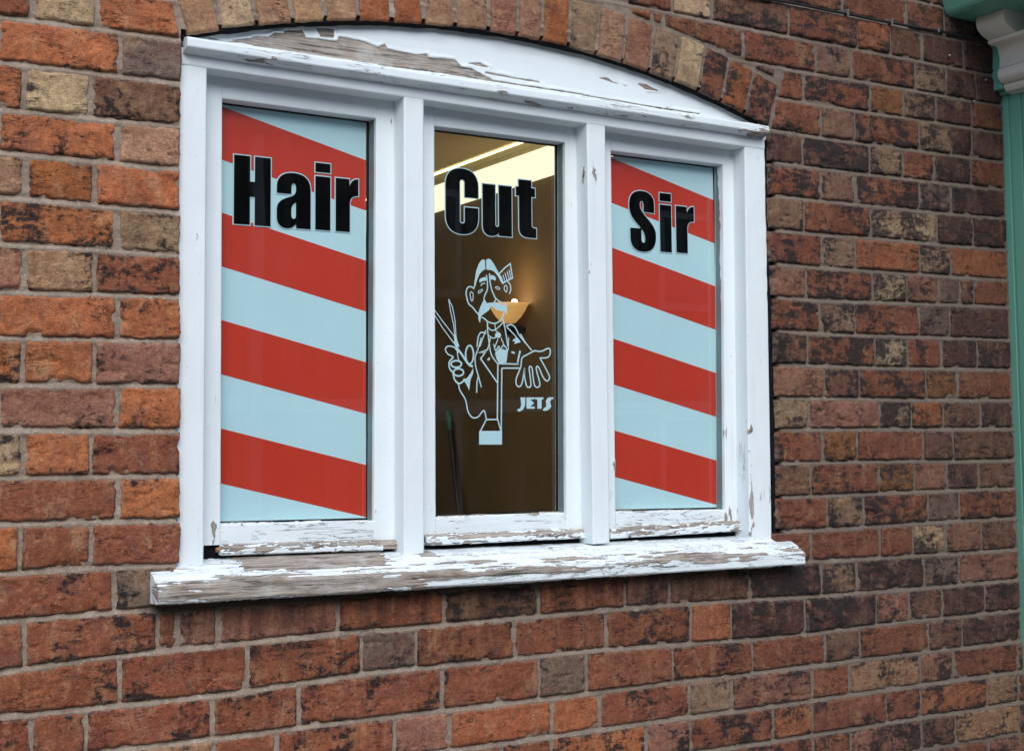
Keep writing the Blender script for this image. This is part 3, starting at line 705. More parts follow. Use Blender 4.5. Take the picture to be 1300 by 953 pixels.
# sill
sl0, sl1 = .6985, 2.170
ft0, ft1, fb0, fb1 = .1207, .1090, .0882, .0802
def sprof(u, top, bot, jv):
    z = [(.09, jv+.006), (.052, jv+.003), (Yj, jv-.001), (-.022, jv-.0175), (-.024, jv-.021), (-.038, top+.001), (-.043, top-.0008), (-.0455, top-.004), (-.0455, bot+.003), (-.043, bot), (-.032, bot-.001), (-.030, bot+.003), (-.024, bot+.003), (-.022, bot-.001), (.01, bot-.001), (.09, bot)]
    return [(u, y, v+V0) for y, v in z]
def sx(u): return np.interp(u, [.70, .79, .90, 1.05, 1.2, 1.35, 1.5, 1.65, 1.8, 1.95, 2.05, 2.17], [0, 1, 2, 3, 4, 5, 6, 7, 8, 9, 10, 11])
def sill_peel(u, y, v, s):
    tilt = -.0117*(u-.70)/1.47
    top = ft0+tilt
    onfront = (y < -.040)
    fv = np.clip((top-v)/(.032), 0, 1.2)                 # 0 top of nose .. 1 bottom
    n = fbm(u*9, s*150, 21, 5); n2 = fbm(u*30, s*220, 22, 4)
    f = .55*n+.45*n2
    # front face: mostly bare on the left, a ragged upper band in the middle, small patches to the right
    bf = np.interp(u, [.70, .76, .80, 1.00, 1.12, 1.20, 1.30, 1.42, 1.50, 1.62, 1.75, 1.95, 2.05, 2.17], [.10, .20, .27, .27, .25, .13, .02, .00, .05, .02, -.03, -.02, -.04, -.05])
    band = np.interp(u, [.7, 1.10, 1.2, 1.35, 1.6, 2.2], [.62, .60, .38, .26, .18, .12])
    rf = f-.60+bf+.20*np.exp(-((fv-band)/.22)**2)-.22*sstep(.82, .97, fv)*sstep(1.3, .9, u)-.20*sstep(band+.2, band+.45, fv)*sstep(1.12, 1.25, u)
    # sloping top
    p = (y+.022)/.037                                    # 0 at the step .. 1 at the jambs
    bt = np.where((u > .835+.05*n2) & (u < 1.125+.05*n2), .30, -.10)
    bt = bt-.45*sstep(.30, .12, p)*sstep(.98, .90, u)+.0*u
    bt = np.where((u > 1.225) & (u < 1.262) & (p > .72), .3, bt)
    bt = np.where((u < .83), -.10, bt)
    rt = .5*n+.5*n2-.60+bt
    nose = f-.60+np.interp(u, [.7, .8, 1.1, 1.3, 1.6, 2.1], [.04, .10, .02, .06, .05, .02])
    r = np.where(onfront, rf, np.where(y < -.021, nose, rt))
    r = np.where((y > .0) & (v < top-.02), -.3, r)
    return np.clip(.5+r*5, 0, 1)
def sill_crack(u, y, v, s): return np.full(np.shape(u), .95)
sill = MB(); sweep(sill, sprof(sl0, ft0, fb0, .149), sprof(sl1, ft1, fb1, .138), .0022, .0016, sill_peel, sill_crack, wob=.0008, seed=44)
o = sill.build('sill', M_PH, WIN, smooth=True); o['label'] = 'thick timber sill with flaking white paint and grey rotten wood'

# sashes with glass, weather bars, film and lettering
SASH = [dict(outer=[(263, 692), (502.5, 684), (501, 128), (263, 94)], hole=[(280, 665.5), (474.8, 660.6), (478, 150.6), (282, 125)], bar=[(259, 705.5), (508.5, 697.2), (508.5, 683.5), (259, 691.5)]),
        dict(outer=[(541, 679), (741, 671), (735.5, 160), (538, 130)], hole=[(553.2, 656.8), (719, 650.5), (717.8, 181), (551.4, 160)], bar=[(541.5, 692), (750.5, 682), (750, 670), (541.5, 678)]),
        dict(outer=[(776, 671.5), (945.8, 661), (936.2, 191), (768, 164)], hole=[(781.6, 649.6), (920.6, 646.6), (918.4, 209), (775.7, 191)], bar=[(775, 683.5), (953, 672.5), (952, 659), (775, 669.5)])]
SL = ['left light: plain white casement around a red and blue striped pane', 'middle light: white casement around clear glass', 'right light: white casement around a red and blue striped pane']
sashes = []
for i, S_ in enumerate(SASH):
    O = Q(S_['outer'], Ys); H = Q(S_['hole'], Ys)
    zt = max(lj[3][1], 1.05)
    O[2][1] = O[3][1] = 1.058
    if i == 0: O[0][0] = O[3][0] = .79
    if i == 1: O[0][0] = O[3][0] = 1.235
    if i == 2: O[0][0] = O[3][0] = 1.67
    sb = MB()
    def spl(side, i=i):
        def f(u, y, v, s):
            n = fbm(u*90+y*90, v*16, 61+i*3+side, 4)
            r = n-.86+.12*sstep(.30, .20, v)*(1 if i != 1 else .4)+(.10*sstep(.9, .3, v)*(side == 1)*(i == 2))
            return np.clip(.5+r*4, 0, 1)
        return f
    def rpl(u, y, v, s, i=i, H=H):
        n = fbm(u*25, s*120, 67+i, 4); r = n-.86+.22*np.exp(-((v-H[0][1])/.004)**2)
        return np.clip(.5+r*4, 0, 1)
    # stiles run through, rails sit between them
    vbar(sb, [O[0], (H[0][0], O[0][1]), (H[3][0], O[3][1]), O[3]], Ys, .10, c=.0007, peel=spl(0), crack=bottom_crack, seed=70+i)
    vbar(sb, [(H[1][0], O[1][1]), O[1], O[2], (H[2][0], O[2][1])], Ys, .10, c=.0007, peel=spl(1), crack=bottom_crack, seed=75+i, res=.005)
    sash = sb.build('sash', M_PV, WIN, smooth=True); sash['label'] = SL[i]; sashes.append(sash)
    # rails go into the same part through a join of meshes
    rb = MB(); g_ = .0001
    def U_on(a, b, v): return a[0]+(b[0]-a[0])*(v-a[1])/(b[1]-a[1])
    lb, rbu = H[0][0]+g_, H[1][0]-g_
    hbar(rb, [(lb, O[0][1]), (rbu, O[1][1]), (rbu, H[1][1]), (lb, H[0][1])], Ys+.0003, .10, c=.0007, peel=rpl, crack=lambda u, y, v, s: np.full(np.shape(u), .8), seed=80+i, res=.004)
    hbar(rb, [(H[3][0]+g_, H[3][1]), (H[2][0]-g_, H[2][1]), (H[2][0]-g_, 1.058), (H[3][0]+g_, 1.058)], Ys+.0003, .10, c=.0007, seed=85+i)
    r_ = rb.build('rails', M_PH, sash, smooth=True)
    # weather bar
    B = Q(S_['bar'], Ys-.014); wb = MB()
    def wpl(u, y, v, s, i=i, B=B):
        n = .5*fbm(u*26, s*200, 91+i, 5)+.5*fbm(u*80, s*240, 92+i, 3)
        tp = B[3][1]+(B[2][1]-B[3][1])*(u-B[3][0])/(B[2][0]-B[3][0])
        fr = np.clip((tp-v)/.017, 0, 1)
        b = .15-.15*sstep(.2, .9, fr) if i == 0 else .12-.16*sstep(.3, .9, fr)
        r = n-.56+b
        if i == 0: r = np.where(u > 1.165, .2, r)
        return np.clip(.5+r*4.5, 0, 1)
    x0, x1 = B[0][0], B[1][0]
    if i == 0: x0 = at(281, 700, Ys-.014)[0]
    def wprof(u, t, b): return [(u, Ys+.004, b+.001+V0), (u, Ys-.012, b-.001+V0), (u, Ys-.014, b+.001+V0), (u, Ys-.0142, b+(t-b)*.55+V0), (u, Ys-.010, t-.003+V0), (u, Ys+.004, t+.002+V0)]
    sweep(wb, wprof(x0, B[3][1], B[0][1]), wprof(x1, B[2][1], B[1][1]), .0022, .0014, wpl, lambda u, y, v, s: np.full(np.shape(u), .9), seed=95+i, wob=.0008)
    if i == 0:
        wb.box(at(262, 700, Ys)[0]-.02, x0, Ys+.016, .09, B[0][1]+V0, O[0][1]+V0+.002, 1, peel=0., crack=0.)
        tube_pts(wb, [(x0-.006, Ys-.002, B[0][1]+.009+V0), (x0+.01, Ys-.002, B[0][1]+.009+V0)], .0045, 8, 2, peel=1., crack=0.)
    wb.build('weather_bar', [M_PH, M_DARKWOOD, plain('timber_peg', s2l((150, 118, 84)))] if i == 0 else M_PH, sash, smooth=True)
    gp = MB(); a, b, c, d = [H[0]+(-.006, -.006), H[1]+(.006, -.006), H[2]+(.006, .006), H[3]+(-.006, .006)]
    gp.add([(p[0], Yg, p[1]+V0) for p in (a, b, c, d)], [(0, 1, 2, 3)])
    gp.build('pane', M_GLASS, sash)
    # putty/rebate shadow strip behind the glass
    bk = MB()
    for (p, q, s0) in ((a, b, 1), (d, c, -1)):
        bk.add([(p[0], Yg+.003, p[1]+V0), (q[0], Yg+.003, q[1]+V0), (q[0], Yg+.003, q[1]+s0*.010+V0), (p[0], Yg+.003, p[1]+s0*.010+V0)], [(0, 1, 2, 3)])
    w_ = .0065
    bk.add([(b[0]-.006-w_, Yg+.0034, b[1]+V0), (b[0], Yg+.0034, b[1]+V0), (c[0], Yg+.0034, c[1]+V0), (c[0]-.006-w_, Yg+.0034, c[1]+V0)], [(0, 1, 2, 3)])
    bk.build('glazing_strip', M_SEAL_SHADE, sash)
    bd = MB(); h0, h1 = H[1], H[2]
    bd.add([(h0[0]-.0006, .067, h0[1]+V0), (h0[0]-.0016, Yg-.001, h0[1]+V0), (h1[0]-.0016, Yg-.001, h1[1]+V0), (h1[0]-.0006, .067, h1[1]+V0), (h0[0]+.003, .067, h0[1]+V0), (h0[0]+.003, Yg-.001, h0[1]+V0), (h1[0]+.003, Yg-.001, h1[1]+V0), (h1[0]+.003, .067, h1[1]+V0)], [(0, 1, 2, 3), (0, 3, 7, 4), (1, 5, 6, 2)])
    bd.build('shaded_bead', M_BEAD_SHADE, sash)  # shade and reflection on the right rebate put into a grey bead
    ds = MB(); ds.box(O[0][0]+.0, O[1][0]-.0, Ys+.008, .0995, .142+V0, min(O[0][1], O[1][1])+.004+V0); ds.build('gap_shade_strip', M_SEAL_SHADE, sash)  # black box added to paint the shade in the gap under the sash
    S_['H'] = H; S_['O'] = O
YF = Yg+.0030
def film(si, x_l, x_r, top_l, top_r, first):
    H = SASH[si]['H']; u0, u1 = x_l, x_r; P = lambda u, v: (u, YF, v+V0)
    mb = MB(); slope = -.243; edges = []
    v_bot0, v_bot1 = H[0][1]+.0035, H[1][1]+.0035
    edges.append((top_l, top_r, 0))
    k = 0; cur = []
    lines = []
    for k in range(-1, 6):
        for off, col in ((0, 1), (-.1015, 0)):
            a = first-.2015*k+off; lines.append((a, a+slope*(u1-u0), col))
    # clip every band to the film outline with Sutherland-Hodgman
    def clip(poly, f):
        out = []
        for i in range(len(poly)):
            p, q = poly[i-1], poly[i]; fp, fq = f(p), f(q)
            if (fp >= 0) != (fq >= 0):
                t = fp/(fp-fq); out.append((p[0]+(q[0]-p[0])*t, p[1]+(q[1]-p[1])*t))
            if fq >= 0: out.append(q)
        return out
    for i in range(len(lines)-1):
        A, B_ = lines[i], lines[i+1]
        poly = [(u0, B_[0]), (u1, B_[1]), (u1, A[1]), (u0, A[0])]
        poly = clip(poly, lambda p: (top_l+(top_r-top_l)*(p[0]-u0)/(u1-u0))-p[1])
        if poly: poly = clip(poly, lambda p: p[1]-(v_bot0+(v_bot1-v_bot0)*(p[0]-u0)/(u1-u0)))
        if len(poly) > 2: mb.add([P(*p) for p in poly], [tuple(range(len(poly)))], A[2])
    o = mb.build('striped_film', [M_VB, M_VR], sashes[si]); o['label'] = 'pale blue window film with slanting red barber stripes'
t1l, t1r = at(284, 133.5, YF), at(464.5, 155.5, YF)
uL = SASH[0]['H'][0][0]+.002; film(0, uL, t1r[0], t1l[1]+.001, t1r[1], .9925-.243*(uL-.856))
t3l, t3r = at(777, 199, YF), at(907.5, 213, YF)
uL3 = SASH[2]['H'][0][0]+.002; film(2, uL3, at(908.5, 400, YF)[0], t3l[1], t3r[1], .9868-.243*(uL3-1.75))

# lettering: own outlines, heavy condensed capitals and lower case (unit = cap height)
def bz(p0, c1, c2, p1, n=7):
    return [tuple(((1-t)**3)*np.array(p0)+3*((1-t)**2)*t*np.array(c1)+3*(1-t)*t*t*np.array(c2)+t**3*np.array(p1)) for t in [(i+1)/n for i in range(n)]]
def path(d):
    out = []
    for it in d:
        if len(it) == 2: out.append((float(it[0]), float(it[1])))
        else: out += bz(out[-1], it[0:2], it[2:4], it[4:6])
    return out
GL = {
 'H': (.54, [[(0, 0), (.235, 0), (.235, .41), (.305, .41), (.305, 0), (.54, 0), (.54, 1), (.305, 1), (.305, .63), (.235, .63), (.235, 1), (0, 1)]]),
 'a': (.48, [[(0, .50), (.205, .50), (.205, .60), (.205, .68, .27, .68, .27, .60), (.27, .56), (.27, .47, .18, .46, .12, .43), (.03, .385, 0, .33, 0, .25), (0, .15), (0, .04, .06, -.012, .14, -.012), (.20, -.012, .25, .02, .272, .07), (.275, 0), (.48, 0), (.48, .57), (.48, .73, .40, .815, .24, .815), (.08, .815, 0, .73, 0, .60)],
             [(.205, .18), (.205, .27), (.205, .33, .24, .36, .27, .385), (.27, .18), (.27, .12, .205, .12, .205, .18)]]),
 'i': (.22, [[(0, 0), (.22, 0), (.22, .80), (0, .80)], [(0, .865), (.22, .865), (.22, 1), (0, 1)]]),
 'r': (.345, [[(0, 0), (.215, 0), (.215, .42), (.215, .52, .26, .555, .345, .555), (.345, .81), (.28, .81, .235, .775, .212, .70), (.205, .80), (0, .80)]]),
 'C': (.49, [[(.49, .57), (.285, .57), (.285, .80), (.285, .855, .21, .855, .21, .80), (.21, .19), (.21, .14, .285, .14, .285, .19), (.285, .41), (.49, .41), (.49, .26), (.49, .08, .40, -.012, .245, -.012), (.09, -.012, 0, .08, 0, .26), (0, .74), (0, .92, .09, 1.012, .245, 1.012), (.40, 1.012, .49, .92, .49, .74)]]),
 'u': (.45, [[(0, .80), (.195, .80), (.195, .17), (.195, .125, .25, .125, .25, .17), (.25, .80), (.45, .80), (.45, 0), (.245, 0), (.248, .05), (.22, .0, .17, -.012, .13, -.012), (.04, -.012, 0, .05, 0, .15)]]),
 't': (.305, [[(.04, .92), (.235, .92), (.235, .80), (.29, .80), (.29, .66), (.235, .66), (.235, .20), (.235, .16, .26, .155, .305, .155), (.305, 0), (.20, 0), (.08, 0, .045, .05, .045, .16), (.045, .66), (0, .66), (0, .80), (.04, .80)]]),
 'S': (.46, [[(.435, .655), (.25, .665), (.25, .79), (.25, .86, .185, .86, .185, .79), (.185, .71, .20, .68, .285, .585), (.40, .46, .46, .40, .46, .26), (.46, .07, .375, -.012, .235, -.012), (.09, -.012, .015, .07, .015, .22), (.015, .375), (.205, .375), (.205, .19), (.205, .12, .27, .12, .27, .19), (.27, .29, .25, .33, .17, .42), (.05, .54, 0, .61, 0, .76), (0, .93, .08, 1.012, .225, 1.012), (.36, 1.012, .435, .93, .435, .80)]]),
}
YL = Yg+.0008
def word(si, letters, capL, baseL, baseR, name_label):
    bl, br = at(*baseL, YL), at(*baseR, YL); cp = at(*capL, YL)
    Hh = cp[1]-bl[1]; mb = MB(); ol = MB()
    for ch, xl, xr in letters:
        y = baseL[1]+(baseR[1]-baseL[1])*(xl-baseL[0])/(baseR[0]-baseL[0])
        u0, u1 = at(xl, y, YL)[0], at(xr, y, YL)[0]; w, loops = GL[ch]; sxx = (u1-u0)/w
        vb = bl[1]+(br[1]-bl[1])*(u0-bl[0])/(br[0]-bl[0])
        L = [[(u0+x*sxx, vb+yy*Hh) for x, yy in path(lp)] for lp in loops]
        if ch == 'i':
            for l in L: fill(mb, [l], YL)
        else: fill(mb, L, YL)
        for l in L: ribbon(ol, l, .0044, YL+.0009, closed=True)
    o = mb.build('lettering', M_BLK, sashes[si]); o['label'] = name_label
    o2 = ol.build('letter_outline', M_LN, sashes[si])
word(0, [('H', 296.7, 343.5), ('a', 351.3, 394.4), ('i', 400.3, 419.4), ('r', 426.2, 455)], (296.7, 196.2), (296.7, 283.8), (427, 293.2), 'black word Hair with a pale outline')
word(1, [('C', 566, 607.5), ('u', 613, 650), ('t', 655.5, 681)], (590, 215), (590, 296), (650, 300), 'black word Cut with a pale outline')
word(2, [('S', 799.6, 833.2), ('i', 838.5, 853), ('r', 859, 881.8)], (815, 243), (815, 318), (865, 320.7), 'black word Sir with a pale outline')

# barber emblem in white line work
em = MB(); EY = [Yg+.0008]
def E_pt(crop, p):
    o, s = ((545, 310), 7.331) if crop == 'A' else ((545, 430), 6.354)
    return at(o[0]+p[0]/s, o[1]+p[1]/s, EY[0])
def st(crop, pts, w=.0028, closed=False, sm=True):
    q = polyline(pts, closed) if sm else pts
    EY[0] += .00002; ribbon(em, [E_pt(crop, p) for p in q], w, EY[0], closed)
def fl(crop, pts, sm=False):
    q = polyline(pts, True, 4) if sm else pts
    EY[0] += .00002; fill(em, [[E_pt(crop, p) for p in q]], EY[0])
fl('A', [(413, 428), (420, 350), (436, 250), (462, 178), (492, 142), (519, 148), (521, 236), (500, 243), (470, 275), (447, 325), (430, 385)])
fl('A', [(529, 148), (548, 134), (576, 147), (602, 185), (640, 255), (682, 335), (690, 378), (672, 360), (640, 300), (608, 258), (575, 240), (531, 236)])
st('A', [(415, 412), (385, 395), (355, 407), (343, 450), (350, 500), (368, 555), (402, 585), (430, 622), (456, 652)])
st('A', [(378, 465), (386, 446), (405, 455), (408, 490), (404, 524), (390, 522), (384, 490)], .002, True)
fl('A', [(465, 350), (470, 325), (498, 310), (526, 308), (526, 338), (492, 345), (474, 356)], True)
fl('A', [(560, 292), (590, 290), (616, 308), (618, 338), (590, 328), (566, 326)], True)
st('A', [(480, 388), (492, 368), (520, 364)], .0022)
st('A', [(455, 448), (462, 434), (490, 420), (494, 430), (466, 454)], .0018, True)
st('A', [(615, 402), (635, 395), (655, 410), (650, 422), (625, 412)], .0018, True)
st('A', [(531, 285), (540, 350), (540, 420), (520, 468), (510, 510), (530, 548)], .0028)
st('A', [(560, 270), (565, 345), (582, 425), (605, 480), (618, 512), (602, 545)], .0028)
st('A', [(610, 495), (650, 530), (690, 555), (712, 600)], .0028)
fl('A', [(505, 520), (533, 548), (580, 542), (612, 548), (652, 550), (692, 570), (716, 608), (724, 658), (702, 628), (660, 620), (622, 610), (592, 585), (572, 578), (560, 610), (520, 640), (482, 668), (472, 735), (458, 700), (455, 648), (472, 590)])
st('A', [(488, 678), (520, 697), (548, 722), (606, 737), (650, 718), (680, 676), (694, 632)])
st('A', [(728, 345), (752, 376), (758, 425), (745, 462)])
st('A', [(697, 402), (710, 382), (724, 402), (718, 443), (702, 430)], .0022, True)
st('A', [(650, 276), (700, 222), (753, 182), (775, 316), (725, 338), (690, 360)], .003, True, False)
for a, b in (((668, 300), (688, 355)), ((686, 285), (704, 345)), ((705, 268), (722, 335)), ((724, 252), (742, 325)), ((742, 238), (757, 318))): st('A', [a, b], .0022)
st('A', [(725, 535), (718, 590), (720, 655)], .0024)
st('A', [(540, 722), (543, 800), (552, 880), (562, 953)]); st('A', [(682, 680), (700, 765), (716, 850), (732, 953)])
st('A', [(545, 772), (580, 800), (622, 790), (680, 735)], .0024); st('A', [(552, 848), (590, 872), (620, 868)], .0024)
fl('A', [(612, 838), (640, 818), (668, 840), (655, 870), (622, 866)], True)
st('A', [(610, 740), (618, 800), (640, 818)], .002); st('A', [(640, 880), (612, 953)], .0022); st('A', [(668, 870), (700, 953)], .0022)
st('A', [(530, 830), (482, 820), (456, 862), (444, 953)]); st('A', [(528, 800), (500, 870), (470, 953)], .0024)
st('A', [(715, 762), (760, 748), (800, 775), (840, 850), (925, 953)]); st('A', [(720, 770), (780, 830), (845, 905)], .0024)
fl('A', [(805, 868), (852, 912), (788, 928), (800, 905), (770, 900)])
st('A', [(180, 510), (198, 620), (228, 760), (238, 860)], .0020, False, False); st('A', [(180, 510), (216, 585), (238, 700), (250, 860)], .0020, False, False)
st('A', [(44, 605), (120, 710), (228, 850)], .0020, False, False); st('A', [(50, 660), (125, 780), (225, 915)], .0020, False, False)
fl('A', [(224, 840), (250, 840), (262, 900), (282, 953), (242, 953)])
st('B', [(200, 20), (225, 75), (262, 125), (298, 180), (325, 212), (352, 222)], .0046)
st('B', [(192, 142), (150, 122), (130, 85), (150, 60), (200, 68), (236, 112)])
st('B', [(325+32*math.cos(a), 128+74*math.sin(a)) for a in np.linspace(0, 6.283, 13)[:-1]], .0036, True)
st('B', [(218+42*math.cos(a), 203+27*math.sin(a)) for a in np.linspace(0, 6.283, 13)[:-1]], .0036, True)
st('B', [(236+40*math.cos(a), 270+29*math.sin(a)) for a in np.linspace(0, 6.283, 13)[:-1]], .0036, True)
st('B', [(196, 145), (162, 188), (165, 240), (190, 272), (204, 328), (240, 360), (280, 338)], .0036)
fl('B', [(270, 322), (302, 318), (332, 280), (354, 232), (354, 280), (332, 330), (322, 418), (302, 372)])
st('B', [(368, 150), (374, 220), (396, 300), (420, 390)]); st('B', [(396, 300), (385, 350), (382, 435)])
st('B', [(226, 85), (228, 130), (238, 172)], .0024)
st('B', [(236, 360), (246, 412), (292, 492), (312, 582), (346, 632), (392, 630), (440, 578), (460, 648)])
st('B', [(420, -10), (402, 55), (382, 110), (370, 150)], .0026)
st('B', [(470, 88), (398, 112), (452, 108), (415, 160), (548, 352)], .0032, False, False)
st('B', [(495, -10), (470, 88)], .0026); st('B', [(552, 202), (500, 125), (478, 0)])
st('B', [(470, 172), (488, 155)], .0040, False, False); st('B', [(662, 106), (690, 115)], .0040, False, False)
fl('B', [(530, 112), (565, 78), (600, 86), (636, 92), (622, 192), (562, 198), (542, 160)])
st('B', [(520, 40), (535, 95), (560, 60), (575, 85), (600, 50), (632, 92)], .0026); st('B', [(640, -10), (636, 92)], .0022)
st('B', [(556, 200), (720, 204)], .003, False, False); st('B', [(585, 236), (728, 236)], .003, False, False)
st('B', [(553, 204), (549, 648)], .003, False, False); st('B', [(585, 236), (580, 745)], .003, False, False)
st('B', [(733, 95), (712, 192)], .0040, False, False)
st('B', [(460, 650), (552, 650), (578, 744)], .0028, False, False); st('B', [(460, 650), (412, 744)], .0028, False, False)
fl('B', [(402, 742), (587, 742), (587, 852), (402, 852)])
st('B', [(850, 95), (795, 125), (748, 155), (738, 225), (702, 320), (704, 370), (728, 385), (750, 350), (768, 240), (768, 300), (784, 376), (802, 390), (820, 368), (806, 245), (815, 222), (830, 242), (836, 300), (850, 375), (876, 390), (892, 362), (864, 250), (870, 222), (886, 236), (920, 312), (950, 340), (970, 308), (940, 240), (896, 160)], .0030)
st('B', [(890, 155), (958, 148), (976, 105), (962, 76), (905, 100), (845, 95)], .0030)
st('B', [(735, -40), (775, 30), (828, 95)], .0030)
eo = em.build('barber_emblem', M_LN, sashes[1]); eo['label'] = 'pale line drawing of a moustached barber holding scissors'
jt = MB()
for lp in ([(735, 472), (776, 472), (771, 540), (755, 572), (730, 586), (708, 580), (712, 568), (734, 560), (742, 530)],
           [(784, 472), (850, 472), (846, 488), (814, 488), (832, 505), (846, 518), (832, 531), (814, 545), (850, 547), (850, 563), (784, 563)],
           [(853, 472), (922, 472), (919, 488), (906, 488), (906, 563), (872, 563), (872, 488), (853, 488)],
           [(1004, 474), (1000, 484), (984, 488), (974, 510), (985, 545), (965, 570), (936, 581), (914, 576), (922, 562), (944, 545), (940, 500), (954, 476), (975, 470)]):
    fill(jt, [[at(545+x/6.354, 430+y/6.354, YL) for x, y in lp]], YL)
jt.build('shop_name', M_LN, sashes[1])['label'] = 'small pale word JETS'

# ------------------------------------------------------------------ shopfront at the right
SH = empty('shopfront', (3.1, -.05, 0))
tag(SH, 'green painted shopfront edge with a cream moulded bracket at the right', 'shopfront')
pl = MB(); yf = -.13
zt_ = V0+1.262
for (a, b, du) in ((.02, -.014, 0), (-.014, -.020, .004), (-.020, -.052, .0015), (-.052, -.058, .006), (-.058, -.096, .002), (-.096, yf, 0)):
    pl.box(2.949+du, 3.35, b, a-.0001, 0, zt_, peel=0., crack=.05)
pl.build('pilaster', M_GREEN, SH, bevel=.0012)['label'] = 'green ribbed pilaster against the brick wall'
cp_ = MB(); cp_.box(2.912, 3.40, -.026, .01, zt_+.006, V0+1.47, peel=0., crack=.05); cp_.box(2.935, 3.40, -.15, .01, zt_-.004, zt_+.0058, peel=0., crack=.05)
cp_.build('pilaster_cap', M_GREEN, SH, bevel=.001)
def prism_y(mb, prof, y0, y1, u_in=3.38, **att):       # profile (u, v) swept along y and closed towards +x
    n = len(prof); v = []
    for y in (y0, y1): v += [(p[0], y, p[1]+V0) for p in prof]+[(u_in, y, prof[-1][1]+V0), (u_in, y, prof[0][1]+V0)]
    N = n+2; f = [(i, (i+1) % N, (i+1) % N+N, i+N) for i in range(N)]+[tuple(range(N))[::-1], tuple(range(N, 2*N))]
    mb.add(v, f, 0, **att)
Yb = -.028
def pc(pl_): return [tuple(at(x, y, Yb)) for x, y in pl_]
br = MB()
prism_y(br, polyline(pc([(1241, 20), (1239, 28), (1239.5, 34), (1242, 40), (1247, 46), (1254, 51.5)]), n=4), Yb, -.115, peel=0., crack=.1)
prism_y(br, pc([(1254, 52), (1254.5, 56.5), (1258, 58)]), Yb, -.16, peel=0., crack=.1)
prism_y(br, polyline(pc([(1264, 58.5), (1266, 64), (1268.5, 74), (1268.5, 82), (1268, 87)]), n=4), Yb-.001, -.24, peel=0., crack=.1)
prism_y(br, polyline(pc([(1268, 87.5), (1266.5, 92), (1267, 99), (1270, 104), (1274, 107)]), n=4), Yb, -.26, peel=0., crack=.1)
prism_y(br, pc([(1274, 108), (1275, 112), (1277, 116), (1283, 120)]), Yb, -.25, peel=0., crack=.1)
br.build('console_bracket', M_CREAM, SH, smooth=False)['label'] = 'cream moulded bracket under the green cornice'
co = MB(); cprof = [(2.752, 1.441), (2.742, 1.446), (2.738, 1.452), (2.728, 1.480), (2.718, 1.52), (2.70, 1.55), (2.70, 1.62)]
prism_y(co, cprof, .0, -.75, 3.9, peel=0., crack=.05)
co.box(2.78, 3.9, -.62, -.0005, V0+1.62, V0+2.0, peel=0., crack=.05)
co.build('cornice', M_GREEN, SH, bevel=.0015)['label'] = 'green projecting cornice end above the bracket'
sf = MB(); sf.box(3.35, 6, -.10, .05, 0, V0+1.40, peel=0., crack=.05)
sf.build('shop_panel', M_GREEN, SH)

# ------------------------------------------------------------------ cable, screws
CB = empty('cable', tuple(np.append(at(1075, 17)[0], [-.006, at(1075, 17)[1]+V0])))
tag(CB, 'thin black cable clipped along a mortar joint above the window', 'cable')
cb = MB(); cpx = [(930, -8), (985, 0.5), (1040, 11), (1075, 18), (1130, 29), (1190, 39.5), (1215, 44), (1245, 49), (1262, 49)]
cpts = [at(x, y, -.006) for x, y in cpx]; cpts[0:0] = [cpts[0]+np.array([-.9, .004])]
tube_pts(cb, [(p[0], -.006-.001*math.sin(p[0]*40), p[1]+V0) for p in polyline(cpts, n=8)], .0034, 8); cb.build('cable_run', M_CABLE, CB, smooth=True)
for x, y in ((1075, 17.5), (1131, 29), (1190.5, 39.5)):
    c = at(x, y, -.006); k = MB(); k.box(c[0]-.0028, c[0]+.0028, -.0112, .004, c[1]-.0045+V0, c[1]+.0055+V0)
    tube_pts(k, [(c[0], -.013, c[1]+.007+V0), (c[0], .004, c[1]+.007+V0)], .0028, 8)
    k.build('cable_clip', plain('grey_clip', (.16, .15, .15), .5) if x != 1190.5 else M_METAL, CB, bevel=.0006)
for (x, y), lab in (((1205, 71), 'small steel screw in the dark brick just under the cable'), ((1236, 129), 'small pale screw in the joint left of the orange brick by the pilaster'), ((1251, 102), 'small dull screw beside the green capital of the pilaster')):
    c = at(x, y, -.004); k = MB(); P_ = [(0.0001, -.008), (.002, -.0078), (.0032, -.006), (.0034, -.004), (.0016, -.0035), (.0016, .012)]
    G = np.array([[(c[0]+r*math.cos(a), yy, c[1]+V0+r*math.sin(a)) for a in np.linspace(0, 2*math.pi, 11)] for r, yy in P_]); k.grid(G)
    tag(k.build('wall_screw', M_METAL, smooth=True), lab, 'screw', 'screws left in the brick wall')

# ------------------------------------------------------------------ the room behind the glass
ZC = V0+CAM_V+1.335; XR = 3.22
def st_box(name, mat, *b):
    k = MB(); k.box(*b); return tag(k.build(name, mat), kind='structure')
st_box('interior_floor', M_FLOOR, -1.5, XR+.2, .226, 7.2, -.05, .001)
st_box('interior_ceiling', M_CEIL, -1.5, XR+.2, .226, 7.2, ZC, ZC+.1)
st_box('interior_wall', M_INWALL, XR, XR+.2, .2262, 7.2, .0012, ZC-.0005)
st_box('interior_wall', M_INWALL, -1.5, XR-.001, 7.0, 7.2, .0012, ZC-.0005)
st_box('interior_wall', M_INWALL, -1.5, -1.3, .2262, 6.999, .0012, ZC-.0005)
